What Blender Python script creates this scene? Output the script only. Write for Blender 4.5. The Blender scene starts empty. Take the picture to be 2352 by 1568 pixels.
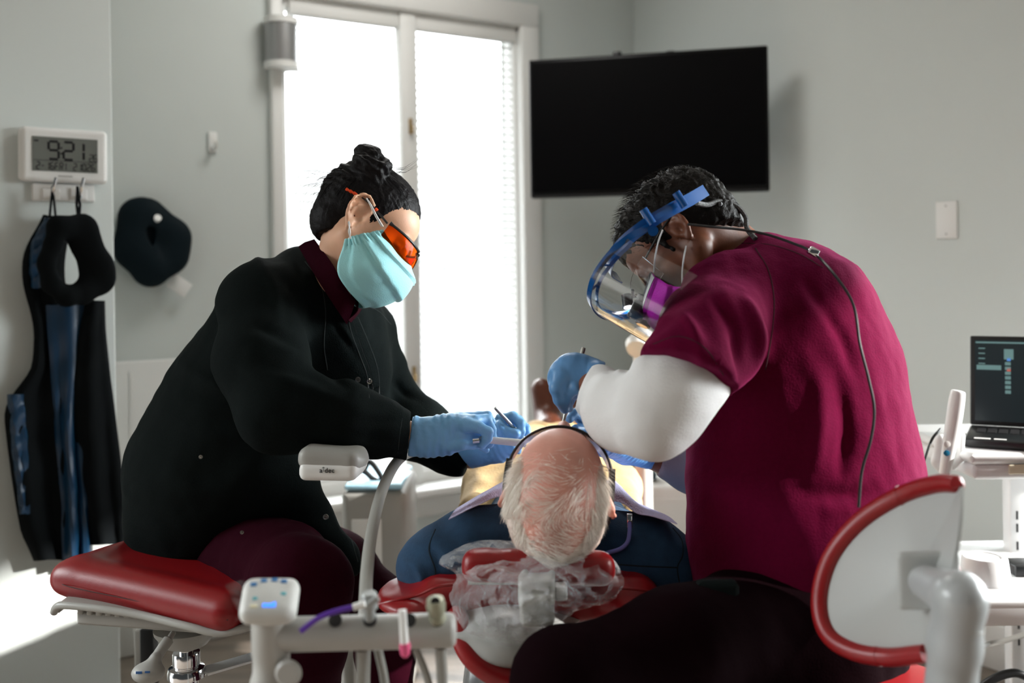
import bpy, math, random
import numpy as np
from mathutils import Vector, Matrix
random.seed(7); np.random.seed(7)
S = bpy.context.scene
COL = S.collection
F, CX, CY, EYE, TH = 2287.0, 1176.0, 617.0, 1.25, -0.015
cT, sT = math.cos(TH), math.sin(TH)
RT = np.array((cT, 0, sT)); UP = np.array((-sT, 0, cT))
PI = math.pi

def P(u, v, d):
    """the point in the room seen at (u, v) that lies d metres in front of the lens"""
    return np.array((0, 0, EYE)) + d * ((u - CX) / F * RT + (CY - v) / F * UP + np.array((0, 1, 0)))
def R(px, d): return px * d / F
def A(*a): return np.array(a, float)
def unit(v):
    v = np.asarray(v, float); return v / max(1e-9, np.linalg.norm(v))

# ------------------------------------------------------------------ materials
MATS = {}
def lin(c):
    return tuple(((x / 255) / 12.92 if x / 255 <= .04045 else ((x / 255 + .055) / 1.055) ** 2.4) for x in c)
def mat(name, col, rough=.5, metal=0, bump=0, bscale=60, var=0, vscale=8, sheen=0, coat=0, trans=0, ior=1.45,
        emit=None, estr=1, spec=.5, sss=0, alpha=1, weave=0, stretch=(1, 1, 1), col2=None):
    if name in MATS: return MATS[name]
    m = bpy.data.materials.new(name); m.use_nodes = True; MATS[name] = m
    nt = m.node_tree; b = nt.nodes['Principled BSDF']
    c = lin(col) if max(col) > 1.5 else col
    b.inputs['Base Color'].default_value = (*c, 1)
    b.inputs['Roughness'].default_value = rough
    b.inputs['Metallic'].default_value = metal
    b.inputs['IOR'].default_value = ior
    b.inputs['Specular IOR Level'].default_value = spec
    if sheen:
        b.inputs['Sheen Weight'].default_value = sheen; b.inputs['Sheen Roughness'].default_value = .5
    if coat:
        b.inputs['Coat Weight'].default_value = coat; b.inputs['Coat Roughness'].default_value = .12
    if trans: b.inputs['Transmission Weight'].default_value = trans
    if sss:
        b.inputs['Subsurface Weight'].default_value = sss
        b.inputs['Subsurface Radius'].default_value = (.012, .005, .003); b.inputs['Subsurface Scale'].default_value = 1
    if alpha < 1: b.inputs['Alpha'].default_value = alpha
    if emit is not None:
        b.inputs['Emission Color'].default_value = (*(lin(emit) if max(emit) > 1.5 else emit), 1)
        b.inputs['Emission Strength'].default_value = estr
    if bump or var or weave:
        tc = nt.nodes.new('ShaderNodeTexCoord'); mp = nt.nodes.new('ShaderNodeMapping')
        mp.inputs['Scale'].default_value = stretch
        nt.links.new(tc.outputs['Object'], mp.inputs[0])
    if var or col2:
        n = nt.nodes.new('ShaderNodeTexNoise'); n.inputs['Scale'].default_value = vscale; n.inputs['Detail'].default_value = 4
        nt.links.new(mp.outputs[0], n.inputs['Vector'])
        r = nt.nodes.new('ShaderNodeValToRGB')
        a2 = lin(col2) if (col2 and max(col2) > 1.5) else (col2 or tuple(x * (1 + var) for x in c))
        r.color_ramp.elements[0].position = .3; r.color_ramp.elements[1].position = .7
        r.color_ramp.elements[0].color = (*[x * (1 - var) for x in c], 1)
        r.color_ramp.elements[1].color = (*a2, 1)
        nt.links.new(n.outputs['Fac'], r.inputs[0]); nt.links.new(r.outputs[0], b.inputs['Base Color'])
    if bump:
        n = nt.nodes.new('ShaderNodeTexNoise'); n.inputs['Scale'].default_value = bscale; n.inputs['Detail'].default_value = 5
        nt.links.new(mp.outputs[0], n.inputs['Vector'])
        bp = nt.nodes.new('ShaderNodeBump'); bp.inputs['Strength'].default_value = bump; bp.inputs['Distance'].default_value = .004
        nt.links.new(n.outputs['Fac'], bp.inputs['Height']); nt.links.new(bp.outputs[0], b.inputs['Normal'])
    return m

# ------------------------------------------------------------------ scene graph
ORG = {}
def tag(o, label=None, cat=None, group=None, kind=None):
    if label: o['label'] = label
    if cat: o['category'] = cat
    if group: o['group'] = group
    if kind: o['kind'] = kind
    return o
def thing(name, loc, label, cat, group=None):
    o = bpy.data.objects.new(name, None); COL.objects.link(o)
    o.empty_display_size = .05; o.location = tuple(loc); ORG[o.name] = np.array(loc, float)
    return tag(o, label, cat, group)
def mk(name, vs, fs, m, parent=None, smooth=True, mats=None, fmat=None, autosmooth=None):
    vs = np.asarray(vs, float).reshape(-1, 3)
    if parent is None:
        lo, hi = vs.min(0), vs.max(0); org = np.array(((lo[0] + hi[0]) / 2, (lo[1] + hi[1]) / 2, lo[2]))
    else: org = ORG[parent.name]
    me = bpy.data.meshes.new(name)
    me.from_pydata((vs - org).tolist(), [], fs if isinstance(fs, list) else fs.tolist())
    for mm in ([m] if m else []) + (mats or []): me.materials.append(mm)
    if fmat is not None: me.polygons.foreach_set('material_index', fmat)
    me.polygons.foreach_set('use_smooth', [bool(smooth)] * len(me.polygons))
    me.update()
    if autosmooth is not None:
        try: me.set_sharp_from_angle(angle=autosmooth)
        except Exception: pass
    o = bpy.data.objects.new(name, me); COL.objects.link(o)
    if parent is None: o.location = tuple(org)
    else: o.parent = parent
    ORG[o.name] = org
    return o

class MB:
    """collects simple shapes into one mesh"""
    def __init__(s): s.v = []; s.f = []; s.mi = []; s.cur = 0
    def add(s, v, f):
        n = len(s.v); s.v += [tuple(x) for x in v]; s.f += [tuple(i + n for i in q) for q in f]; s.mi += [s.cur] * len(f); return s
    def box(s, c, h, X=(1, 0, 0), Y=(0, 1, 0), Z=(0, 0, 1), bev=0):
        c, X, Y, Z = map(lambda a: np.asarray(a, float), (c, X, Y, Z))
        b = min(bev, min(h) * .95)
        if b <= 0:
            v = [c + X * h[0] * i + Y * h[1] * j + Z * h[2] * k for i in (-1, 1) for j in (-1, 1) for k in (-1, 1)]
            return s.add(v, [(0, 1, 3, 2), (4, 6, 7, 5), (0, 4, 5, 1), (2, 3, 7, 6), (0, 2, 6, 4), (1, 5, 7, 3)])
        # chamfered box through a convex hull
        import bmesh
        bm = bmesh.new()
        pts = []
        for i in (-1, 1):
            for j in (-1, 1):
                for k in (-1, 1):
                    for q in range(3):
                        hh = [h[0] - b, h[1] - b, h[2] - b]; hh[q] = h[q]
                        pts.append(c + X * hh[0] * i + Y * hh[1] * j + Z * hh[2] * k)
                    t = b * .42
                    for q in range(3):
                        hh = [h[0] - t, h[1] - t, h[2] - t]; hh[q] = h[q] - b
                        pts.append(c + X * hh[0] * i + Y * hh[1] * j + Z * hh[2] * k)
                    tt = b * .42
                    pts.append(c + X * (h[0] - tt) * i + Y * (h[1] - tt) * j + Z * (h[2] - tt) * k)
        bv = [bm.verts.new(p) for p in pts]
        r = bmesh.ops.convex_hull(bm, input=bv)
        bmesh.ops.delete(bm, geom=[g for g in bm.verts if not g.link_faces], context='VERTS')
        bm.verts.index_update()
        s.add([tuple(x.co) for x in bm.verts], [tuple(x.index for x in f.verts) for f in bm.faces]); bm.free()
        return s
    def tube(s, pts, r, n=10, caps=True, flat=1.0, fdir=None, closed=False):
        pts = [np.asarray(p, float) for p in pts]; m = len(pts)
        rs = r if hasattr(r, '__len__') else [r] * m
        tang = []
        for i in range(m):
            a = pts[(i - 1) % m] if (closed or i > 0) else pts[i]; b = pts[(i + 1) % m] if (closed or i < m - 1) else pts[i]
            tang.append(unit(b - a))
        ref = np.asarray(fdir, float) if fdir is not None else (A(0, 0, 1) if abs(tang[0][2]) < .9 else A(1, 0, 0))
        V = []; nx = unit(np.cross(tang[0], ref)) 
        for i in range(m):
            if fdir is not None: nx = unit(np.cross(tang[i], ref))
            else: nx = unit(nx - tang[i] * np.dot(nx, tang[i]))
            ny = np.cross(tang[i], nx)
            for k in range(n):
                a = 2 * PI * k / n
                V.append(pts[i] + rs[i] * (math.cos(a) * nx + math.sin(a) * ny * flat))
        Fc = []
        for i in range(m if closed else m - 1):
            j = (i + 1) % m
            for k in range(n):
                Fc.append((i * n + k, i * n + (k + 1) % n, j * n + (k + 1) % n, j * n + k))
        if caps and not closed:
            Fc.append(tuple(range(n - 1, -1, -1))); Fc.append(tuple((m - 1) * n + k for k in range(n)))
        return s.add(V, Fc)
    def lathe(s, prof, c, axis=(0, 0, 1), n=32, sx=1, ref=(1, 0, 0)):
        """prof: list of (radius, height along axis)"""
        c = np.asarray(c, float); ax = unit(axis); rf = np.asarray(ref, float)
        if abs(np.dot(unit(rf), ax)) > .95: rf = A(0, 1, 0)
        X = unit(rf - ax * np.dot(rf, ax)); Y = np.cross(ax, X)
        V = []; Fc = []
        for (r, h) in prof:
            for k in range(n):
                a = 2 * PI * k / n; V.append(c + ax * h + X * r * math.cos(a) * sx + Y * r * math.sin(a))
        for i in range(len(prof) - 1):
            for k in range(n): Fc.append((i * n + k, i * n + (k + 1) % n, (i + 1) * n + (k + 1) % n, (i + 1) * n + k))
        if prof[0][0] > 1e-6: Fc.append(tuple(range(n - 1, -1, -1)))
        if prof[-1][0] > 1e-6: Fc.append(tuple((len(prof) - 1) * n + k for k in range(n)))
        return s.add(V, Fc)
    def prism(s, poly, c, X, Y, N, th):
        """poly in (x, y) of the frame X, Y at c, thick th along N"""
        c, X, Y, N = map(lambda a: np.asarray(a, float), (c, X, Y, N)); n = len(poly)
        V = [c + X * x + Y * y for x, y in poly] + [c + X * x + Y * y + N * th for x, y in poly]
        Fc = [tuple(range(n - 1, -1, -1)), tuple(range(n, 2 * n))] + [(i, (i + 1) % n, n + (i + 1) % n, n + i) for i in range(n)]
        return s.add(V, Fc)
    def sheet(s, rows, th=0.0):
        """grid of points (rows x cols) -> sheet, optionally thick"""
        g = np.asarray(rows, float); r, c = g.shape[:2]
        base = g.reshape(-1, 3)
        Fc = [(i * c + j, i * c + j + 1, (i + 1) * c + j + 1, (i + 1) * c + j) for i in range(r - 1) for j in range(c - 1)]
        if th <= 0: return s.add(base, Fc)
        du = np.gradient(g, axis=0); dv = np.gradient(g, axis=1)
        nn = np.cross(du, dv); nn /= np.maximum(1e-9, np.linalg.norm(nn, axis=2, keepdims=True))
        b2 = (g + nn * th).reshape(-1, 3); n = r * c
        F2 = [tuple(n + i for i in reversed(q)) for q in Fc]
        rim = [i for i in range(c)] + [i * c + c - 1 for i in range(1, r)] + [(r - 1) * c + j for j in range(c - 2, -1, -1)] + [i * c for i in range(r - 2, 0, -1)]
        F3 = [(rim[(k + 1) % len(rim)], rim[k], n + rim[k], n + rim[(k + 1) % len(rim)]) for k in range(len(rim))]
        return s.add(np.vstack((base, b2)), Fc + F2 + F3)
    def build(s, name, m, parent=None, smooth=True, mats=None, ang=.7):
        return mk(name, s.v, s.f, m, parent, smooth, mats, s.mi if mats else None, autosmooth=ang)

def spline(pts, n=8, closed=False):
    """Catmull-Rom through points (any dimension)"""
    p = [np.asarray(q, float) for q in pts]; m = len(p); out = []
    for i in range(m if closed else m - 1):
        if closed: a, b, c, d = p[(i - 1) % m], p[i], p[(i + 1) % m], p[(i + 2) % m]
        else: a = p[i - 1] if i else 2 * p[0] - p[1]; b = p[i]; c = p[i + 1]; d = p[i + 2] if i + 2 < m else 2 * p[-1] - p[-2]
        for k in range(n):
            t = k / n
            out.append(.5 * ((2 * b) + (c - a) * t + (2 * a - 5 * b + 4 * c - d) * t * t + (-a + 3 * b - 3 * c + d) * t ** 3))
    if not closed: out.append(p[-1])
    return out
def SP(lst, n=8, closed=False):
    """spline given as (u, v, d) triples"""
    return [P(*q) for q in spline(lst, n, closed)]

# ------------------------------------------------------------------ distance-field modelling
class Cap:
    def __init__(s, a, b, ra, rb, sc=(1, 1, 1), k=None, op='u'):
        s.a, s.b, s.ra, s.rb, s.sc, s.k, s.op = A(*a), A(*b), ra, rb, A(*sc), k, op
    def bounds(s):
        m = max(s.ra, s.rb) * s.sc
        return np.minimum(s.a, s.b) - m, np.maximum(s.a, s.b) + m
    def ev(s, p):
        q = (p - s.a) / s.sc; e = (s.b - s.a) / s.sc; L = float(e @ e) + 1e-12
        t = np.clip((q @ e) / L, 0, 1); dd = np.linalg.norm(q - t[..., None] * e, axis=-1)
        return (dd - (s.ra + (s.rb - s.ra) * t)) * float(min(s.sc))
class Ell:
    def __init__(s, c, r, M=None, k=None, op='u'):
        s.c, s.r, s.M, s.k, s.op = A(*c), A(*r), (np.eye(3) if M is None else np.asarray(M, float)), k, op
    def bounds(s):
        m = max(s.r); return s.c - m, s.c + m
    def ev(s, p):
        q = (p - s.c) @ s.M; k0 = np.linalg.norm(q / s.r, axis=-1); k1 = np.linalg.norm(q / s.r ** 2, axis=-1)
        return k0 * (k0 - 1) / np.maximum(k1, 1e-6)
class Box:
    """rounded box; columns of M are its axes"""
    def __init__(s, c, h, M=None, r=.005, k=None, op='u'):
        s.c, s.h, s.M, s.rr, s.k, s.op = A(*c), A(*h), (np.eye(3) if M is None else np.asarray(M, float)), r, k, op
    def bounds(s):
        m = np.abs(s.M) @ s.h; return s.c - m, s.c + m
    def ev(s, p):
        q = np.abs((p - s.c) @ s.M) - (s.h - s.rr)
        return np.linalg.norm(np.maximum(q, 0), axis=-1) + np.minimum(q.max(-1), 0) - s.rr
class Cut:
    """cuts away what lies beyond a plane, within a ball"""
    def __init__(s, pt, n, c, rad): s.pt, s.n, s.c, s.rad, s.op, s.k = A(*pt), unit(n), A(*c), rad, 'cut', None
    def bounds(s): return s.c - s.rad, s.c + s.rad
def chain(pts, sc=(1, 1, 1), k=None, op='u'):
    """capsules through (u, v, d, radius in px)"""
    q = [(P(a, b, c), R(r, c)) for a, b, c, r in pts]
    return [Cap(q[i][0], q[i + 1][0], q[i][1], q[i + 1][1], sc, k, op) for i in range(len(q) - 1)]
def chainw(pts, sc=(1, 1, 1), k=None, op='u'):
    return [Cap(pts[i][0], pts[i + 1][0], pts[i][1], pts[i + 1][1], sc, k, op) for i in range(len(pts) - 1)]
def xf(prims, M, o):
    """prims from a local frame (columns of M, origin o) to the room"""
    out = []
    for p in prims:
        if isinstance(p, Cap): out.append(Cap(M @ p.a + o, M @ p.b + o, p.ra, p.rb, p.sc, p.k, p.op))
        elif isinstance(p, Ell): out.append(Ell(M @ p.c + o, p.r, M @ p.M, p.k, p.op))
        elif isinstance(p, Box): out.append(Box(M @ p.c + o, p.h, M @ p.M, p.rr, p.k, p.op))
    return out

def field(prims, vox, k=.02, pad=.02):
    bs = [p.bounds() for p in prims if p.op == 'u']
    lo = np.min([b[0] for b in bs], 0) - pad; hi = np.max([b[1] for b in bs], 0) + pad
    n = np.ceil((hi - lo) / vox).astype(int) + 1
    ax = [lo[i] + vox * np.arange(n[i]) for i in range(3)]
    D = np.full(n, .12, np.float32)
    for p in prims:
        kk = p.k or k; b0, b1 = p.bounds(); m = max(kk * 1.2, vox * 4)
        i0 = np.clip(np.floor((b0 - m - lo) / vox).astype(int), 0, n - 1); i1 = np.clip(np.ceil((b1 + m - lo) / vox).astype(int) + 1, 1, n)
        if (i1 <= i0).any(): continue
        sl = tuple(slice(i0[i], i1[i]) for i in range(3))
        X, Y, Z = np.meshgrid(ax[0][sl[0]], ax[1][sl[1]], ax[2][sl[2]], indexing='ij')
        pts = np.stack((X, Y, Z), -1)
        old = D[sl]
        if p.op == 'cut':
            pl = (pts - p.pt) @ p.n; inside = np.linalg.norm(pts - p.c, axis=-1) < p.rad
            D[sl] = np.where(inside, np.maximum(old, pl), old); continue
        d = p.ev(pts)
        if p.op == 'u':
            h = np.clip(.5 + .5 * (old - d) / kk, 0, 1); D[sl] = old * (1 - h) + d * h - kk * h * (1 - h)
        elif p.op == 's':
            h = np.clip(.5 - .5 * (old + d) / kk, 0, 1); D[sl] = old * (1 - h) - d * h + kk * h * (1 - h)
    return D, lo, vox

def nets(D, lo, vox):
    n = D.shape; inside = D < 0
    cs = {}
    cell = np.zeros((n[0] - 1, n[1] - 1, n[2] - 1), np.int8)
    for i in (0, 1):
        for j in (0, 1):
            for k in (0, 1): cell += inside[i:n[0] - 1 + i, j:n[1] - 1 + j, k:n[2] - 1 + k]
    act = (cell > 0) & (cell < 8)
    idx = np.full(cell.shape, -1, np.int64); c = np.argwhere(act); idx[act] = np.arange(len(c))
    acc = np.zeros((len(c), 3)); cnt = np.zeros(len(c))
    for axx in range(3):
        o = [a for a in range(3) if a != axx]
        for s in (0, 1):
            for t in (0, 1):
                a = c.copy(); a[:, o[0]] += s; a[:, o[1]] += t; b = a.copy(); b[:, axx] += 1
                da = D[a[:, 0], a[:, 1], a[:, 2]]; db = D[b[:, 0], b[:, 1], b[:, 2]]
                x = (da < 0) != (db < 0); w = np.where(x, da / np.where(x, da - db, 1), 0)
                q = a.astype(float); q[:, axx] += w
                acc[x] += q[x]; cnt[x] += 1
    V = acc / np.maximum(cnt, 1)[:, None] * vox + lo
    Fc = []
    for axx in range(3):
        o = [(axx + 1) % 3, (axx + 2) % 3]
        sa = [slice(None)] * 3; sb = [slice(None)] * 3; sa[axx] = slice(0, -1); sb[axx] = slice(1, None)
        x = inside[tuple(sa)] != inside[tuple(sb)]; e = np.argwhere(x)
        ok = (e[:, o[0]] > 0) & (e[:, o[1]] > 0) & (e[:, o[0]] < n[o[0]] - 1) & (e[:, o[1]] < n[o[1]] - 1); e = e[ok]
        q = []
        for (s, t) in ((0, 0), (-1, 0), (-1, -1), (0, -1)):
            g = e.copy(); g[:, o[0]] += s; g[:, o[1]] += t; q.append(idx[g[:, 0], g[:, 1], g[:, 2]])
        q = np.stack(q, 1); fl = ~inside[e[:, 0], e[:, 1], e[:, 2]]; q[fl] = q[fl][:, ::-1]
        Fc.append(q)
    Fc = np.vstack(Fc); Fc = Fc[(Fc >= 0).all(1)][:, ::-1]
    return V, Fc

def vnormals(V, Fc):
    a, b, c, d = V[Fc[:, 0]], V[Fc[:, 1]], V[Fc[:, 2]], V[Fc[:, 3]]
    fn = np.cross(c - a, d - b); N = np.zeros_like(V)
    for k in range(4): np.add.at(N, Fc[:, k], fn)
    return N / np.maximum(1e-12, np.linalg.norm(N, axis=1, keepdims=True))
def relax(V, Fc, it):
    e = np.vstack([Fc[:, [k, (k + 1) % 4]] for k in range(4)])
    for q in range(it):
        acc = np.zeros_like(V); cnt = np.zeros(len(V))
        np.add.at(acc, e[:, 0], V[e[:, 1]]); np.add.at(cnt, e[:, 0], 1); np.add.at(acc, e[:, 1], V[e[:, 0]]); np.add.at(cnt, e[:, 1], 1)
        m = acc / np.maximum(cnt, 1)[:, None]
        V = V + (m - V) * (.6 if q % 2 == 0 else -.3 if it > 3 else .5)
    return V

def vnoise(p, sc, seed=0, oct=2):
    """smooth pseudo noise of 3-D points, -1..1"""
    r = np.random.RandomState(seed); o = 0; amp = 1; tot = 0
    for q in range(oct):
        s = 0
        w = p * sc * (2 ** q)
        for j in range(5):
            k = r.normal(size=3); k /= np.linalg.norm(k); k2 = r.normal(size=3)
            s = s + np.sin(w @ k * 2.2 + 1.7 * np.sin(w @ k2 * .9 + r.rand() * 6) + r.rand() * 6.3)
        o = o + amp * s / 5; tot += amp; amp *= .5
    return o / tot * 1.6

def folds(V, lines, depth_w=.35):
    """offset from drawn creases: lines = [(points [(u,v,d)..], width m, amount m)]; + is a ridge, - a groove"""
    off = np.zeros(len(V))
    for pts, w, amt in lines:
        q = np.array(SP(pts, 5)); best = np.full(len(V), 9.0); sc = A(1, depth_w, 1); tt = np.zeros(len(V))
        lo = q.min(0) - w * 4; hi = q.max(0) + w * 4; lo[1] -= .12; hi[1] += .12
        sel = np.where(((V > lo) & (V < hi)).all(1))[0]
        if not len(sel): continue
        W = V[sel] * sc; bb = np.full(len(sel), 9.0); tb = np.zeros(len(sel)); m = len(q) - 1
        for i in range(m):
            a = q[i] * sc; e = (q[i + 1] - q[i]) * sc; t = np.clip(((W - a) @ e) / (e @ e + 1e-12), 0, 1)
            dd = np.linalg.norm(W - a - t[:, None] * e, axis=1); u = dd < bb; bb[u] = dd[u]; tb[u] = (i + t[u]) / m
        fall = np.sin(PI * np.clip(tb * .84 + .08, 0, 1)) ** .6
        off[sel] += amt * np.exp(-(bb / w) ** 2) * fall
    return off

def sdf(name, prims, m, parent=None, vox=.006, k=.02, sm=2, disp=None, mats=None, fsel=None, post=None, keep=None):
    D, lo, vx = field(prims, vox, k); V, Fc = nets(D, lo, vx)
    if sm: V = relax(V, Fc, sm)
    if disp is not None:
        N = vnormals(V, Fc); V = V + N * disp(V, N)[:, None]
    if post is not None: V = post(V)
    if keep is not None:
        kf = keep(V[Fc].mean(1)); Fc = Fc[kf]; used = np.unique(Fc); mp = np.full(len(V), -1); mp[used] = np.arange(len(used)); V = V[used]; Fc = mp[Fc]
    fm = None
    if fsel is not None: fm = fsel(V[Fc].mean(1), vnormals(V, Fc)[Fc[:, 0]]).astype(np.int32)
    return mk(name, V, Fc.tolist(), m, parent, True, mats, fm)

def frame(fw, up):
    """columns: forward x, left y, up z"""
    x = unit(fw); z = unit(np.asarray(up, float) - x * np.dot(up, x)); y = np.cross(z, x); return np.stack((x, y, z), 1)
def text_mesh(txt, size, font=None, extrude=.0005):
    c = bpy.data.curves.new('letters', 'FONT'); c.body = txt; c.size = size; c.extrude = extrude; c.align_x = 'CENTER'; c.align_y = 'CENTER'; c.resolution_u = 3
    o = bpy.data.objects.new('letters', c); COL.objects.link(o)
    dg = bpy.context.evaluated_depsgraph_get(); me = bpy.data.meshes.new_from_object(o.evaluated_get(dg))
    v = [tuple(x.co) for x in me.vertices]; f = [tuple(p.vertices) for p in me.polygons]
    bpy.data.objects.remove(o); bpy.data.meshes.remove(me); bpy.data.curves.remove(c)
    return v, f
def lettering(mb, txt, size, c, X, Y, sx=1.0):
    v, f = text_mesh(txt, size); X = np.asarray(X); Y = np.asarray(Y); N = np.cross(X, Y)
    return mb.add([np.asarray(c) + X * a * sx + Y * b + N * d for a, b, d in v], f)
# ================================================================= the room
WALL = mat('wall_paint', (.615, .655, .635), .75, bump=.04, bscale=220)
WHITE = mat('white_paint', (.78, .78, .76), .45, bump=.02, bscale=90)
PLW = mat('white_plastic', (.80, .80, .78), .35)
PLG = mat('warm_grey_plastic', (.36, .355, .33), .38)
CHROME = mat('chrome', (.75, .76, .78), .12, metal=1)
BLACKP = mat('black_plastic', (.012, .013, .014), .35)
RED = mat('red_vinyl', (.23, .005, .007), .36, bump=.05, bscale=400, spec=.5)
dW = A(math.sin(math.radians(57.4)), math.cos(math.radians(57.4)), 0); nW = A(dW[1], -dW[0], 0)
Z = A(0, 0, 1)
aW = P(668, 617, 3.6); aW[2] = 0
def on(u, v, p0, n):
    """where the line of sight through (u, v) meets a wall"""
    c = A(0, 0, EYE); r = P(u, v, 1) - c; return c + r * (np.dot(p0 - c, n) / np.dot(r, n))
def wtz(u, v, off=0):
    q = on(u, v, aW + nW * off, nW); return np.dot(q - aW, dW), q[2]
def W(t, z, o=0): return aW + dW * t + nW * o + Z * z
tcorn, _ = wtz(1463, 500)
corner = W(tcorn, 0); dR, nR = nW, -dW      # right wall runs from the corner towards the viewer
def wr(u, v, off=0):
    q = on(u, v, corner + nR * off, nR); return np.dot(q - corner, dR), q[2]
def WR(s, z, o=0): return corner + dR * s + nR * o + Z * z
HC = 2.75
# window opening
t0 = wtz(640, 60)[0]; t1 = wtz(1190, 90)[0] + .0
ztop = wtz(1182, 60)[1]; zbot = wtz(1150, 1085)[1]
tl = wtz(617, 60)[0]; tr = wtz(1227, 60)[0]; zcas = wtz(1225, 18)[1]
tm0 = wtz(917, 60)[0]; tm1 = wtz(955, 60)[0]; zhead = wtz(1182, 97)[1]
TH_W = .14
# pier plane (parallel to the window wall, nearer)
pP = P(258, 300, 2.72); pP[2] = 0
offP = float(np.dot(pP - aW, nW)); tP = float(np.dot(pP - aW, dW))
def pier(u, v, o=0):
    q = on(u, v, pP + nW * o, nW); return q
b = MB()
tL = -1.6
for (ta, tb, za, zb) in ((tL, t0, 0, HC), (t0, t1, 0, zbot), (t0, t1, ztop, HC), (t1, tcorn + .1, 0, HC)):
    b.box(W((ta + tb) / 2, (za + zb) / 2, -TH_W / 2), ((tb - ta) / 2, TH_W / 2, (zb - za) / 2), dW, nW, Z)
tag(b.build('wall_back', WALL, smooth=False), 'light grey painted wall around the tall white window', kind='structure')
sR = 1.95
b = MB()
for (sa, sb, za, zb) in ((0, 1.95, 0, HC), (1.95, 4.4, 0, .55), (1.95, 4.4, 2.24, HC), (4.4, 5.2, 0, HC)):
    b.box(WR((sa + sb) / 2, (za + zb) / 2, -.06), ((sb - sa) / 2, .06, (zb - za) / 2), dR, nR, Z)
tag(b.build('wall_right', WALL, smooth=False), 'light grey wall to the right of the television', kind='structure')
b = MB().box(pP - dW * .8 + Z * HC / 2 - nW * offP * .5 , (.8, offP * .5, HC / 2), dW, nW, Z, bev=.004)
tag(b.build('wall_left', WALL, smooth=False), 'grey wall pier carrying the digital clock', kind='structure')
FLOORM = mat('wood_floor', (.17, .14, .115), .42, bump=.08, bscale=14, var=.25, vscale=3, stretch=(1, 7, 1))
b = MB().box((0, 1.5, -.05), (4, 3.8, .05))
tag(b.build('floor', FLOORM, smooth=False), 'grey brown wood plank floor', kind='structure')
b = MB().box((0, 1.5, HC + .05), (4, 3.8, .05))
tag(b.build('ceiling', WHITE, smooth=False), 'white ceiling', kind='structure')
b = MB().box(pP - dW * .8 + nW * .008 + Z * .06, (.81, .008, .06), dW, nW, Z, bev=.003)
tag(b.build('baseboard_left', WHITE, smooth=False), 'white baseboard of the grey pier', kind='structure')
b = MB().box(W((tL + tcorn) / 2, .07, .008), ((tcorn - tL) / 2, .008, .07), dW, nW, Z, bev=.003)
tag(b.build('baseboard_back', WHITE, smooth=False), 'white baseboard below the window', kind='structure')
b = MB().box(WR(sR / 2, .07, .008), (sR / 2, .008, .07), dR, nR, Z, bev=.003)
tag(b.build('baseboard_right', WHITE, smooth=False), 'white baseboard of the right wall', kind='structure')
# white panelled lower wall left of the window
zp = wtz(330, 826)[1]; ta = wtz(240, 826)[0]; tb = wtz(600, 826)[0]
b = MB().box(W((ta + tb) / 2, zp / 2, .02), ((tb - ta) / 2, .02, zp / 2), dW, nW, Z, bev=.006)
b.box(W(wtz(294, 900)[0], zp / 2, .042), (.004, .003, zp / 2 - .03), dW, nW, Z)
tag(b.build('trim_1', WHITE, smooth=False), 'white panelled lower wall beside the pier', kind='structure')
# window: casing, frame, mullion, sashes, panes
win = thing('window_1', W(t0, zbot), 'tall white double window with horizontal blinds', 'window'); del win['category']; win['kind'] = 'structure'
b = MB()
b.box(W((tl + t0) / 2, (zcas + zbot) / 2 - .03, .012), ((t0 - tl) / 2 + .004, .022, (zcas - zbot) / 2 + .03), dW, nW, Z, bev=.006)
b.box(W((tr + t1) / 2, (zcas + zbot) / 2 - .03, .012), ((tr - t1) / 2 + .004, .022, (zcas - zbot) / 2 + .03), dW, nW, Z, bev=.006)
b.box(W((tl + tr) / 2, (zcas + ztop) / 2, .014), ((tr - tl) / 2, .025, (zcas - ztop) / 2 + .004), dW, nW, Z, bev=.006)
b.build('casing', WHITE, win, smooth=False)
b = MB().box(W((tl + tr) / 2, zbot - .012, .05), ((tr - tl) / 2 + .03, .07, .016), dW, nW, Z, bev=.006)
b.box(W((tl + tr) / 2, zbot - .075, .012), ((tr - tl) / 2, .014, .048), dW, nW, Z, bev=.004)
b.box(W((tl + tr) / 2, zbot - .24, .008), ((tr - tl) / 2 + .02, .012, .02), dW, nW, Z, bev=.004)
b.build('window_sill', WHITE, win, smooth=False)
b = MB()
b.box(W((tm0 + tm1) / 2, (ztop + zbot) / 2, -.02), ((tm1 - tm0) / 2, .03, (ztop - zbot) / 2), dW, nW, Z, bev=.006)
b.box(W(t0 + .012, (ztop + zbot) / 2, -.05), (.016, .04, (ztop - zbot) / 2), dW, nW, Z, bev=.005)
b.box(W(t1 - .004, (ztop + zbot) / 2, -.05), (.010, .04, (ztop - zbot) / 2), dW, nW, Z, bev=.005)
b.box(W((t0 + t1) / 2, ztop - .02, -.05), ((t1 - t0) / 2, .04, .022), dW, nW, Z, bev=.005)
b.box(W((t0 + t1) / 2, zbot + .02, -.05), ((t1 - t0) / 2, .04, .03), dW, nW, Z, bev=.005)
b.build('window_frame', WHITE, win, smooth=False)
for v in (290, 860):
    q = W((tm0 + tm1) / 2, wtz(930, v)[1], .0)
    b = MB().box(q + nW * .012, (.007, .008, .030), dW, nW, Z, bev=.003).tube([q + nW * .015, q + nW * .03, q + nW * .03 - Z * .03], .005)
    b.build('window_latch', mat('brass', (.42, .30, .16), .35, metal=1), win)
GLASS = mat('window_glass', (1, 1, 1), .02, trans=1, ior=1.02)
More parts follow.
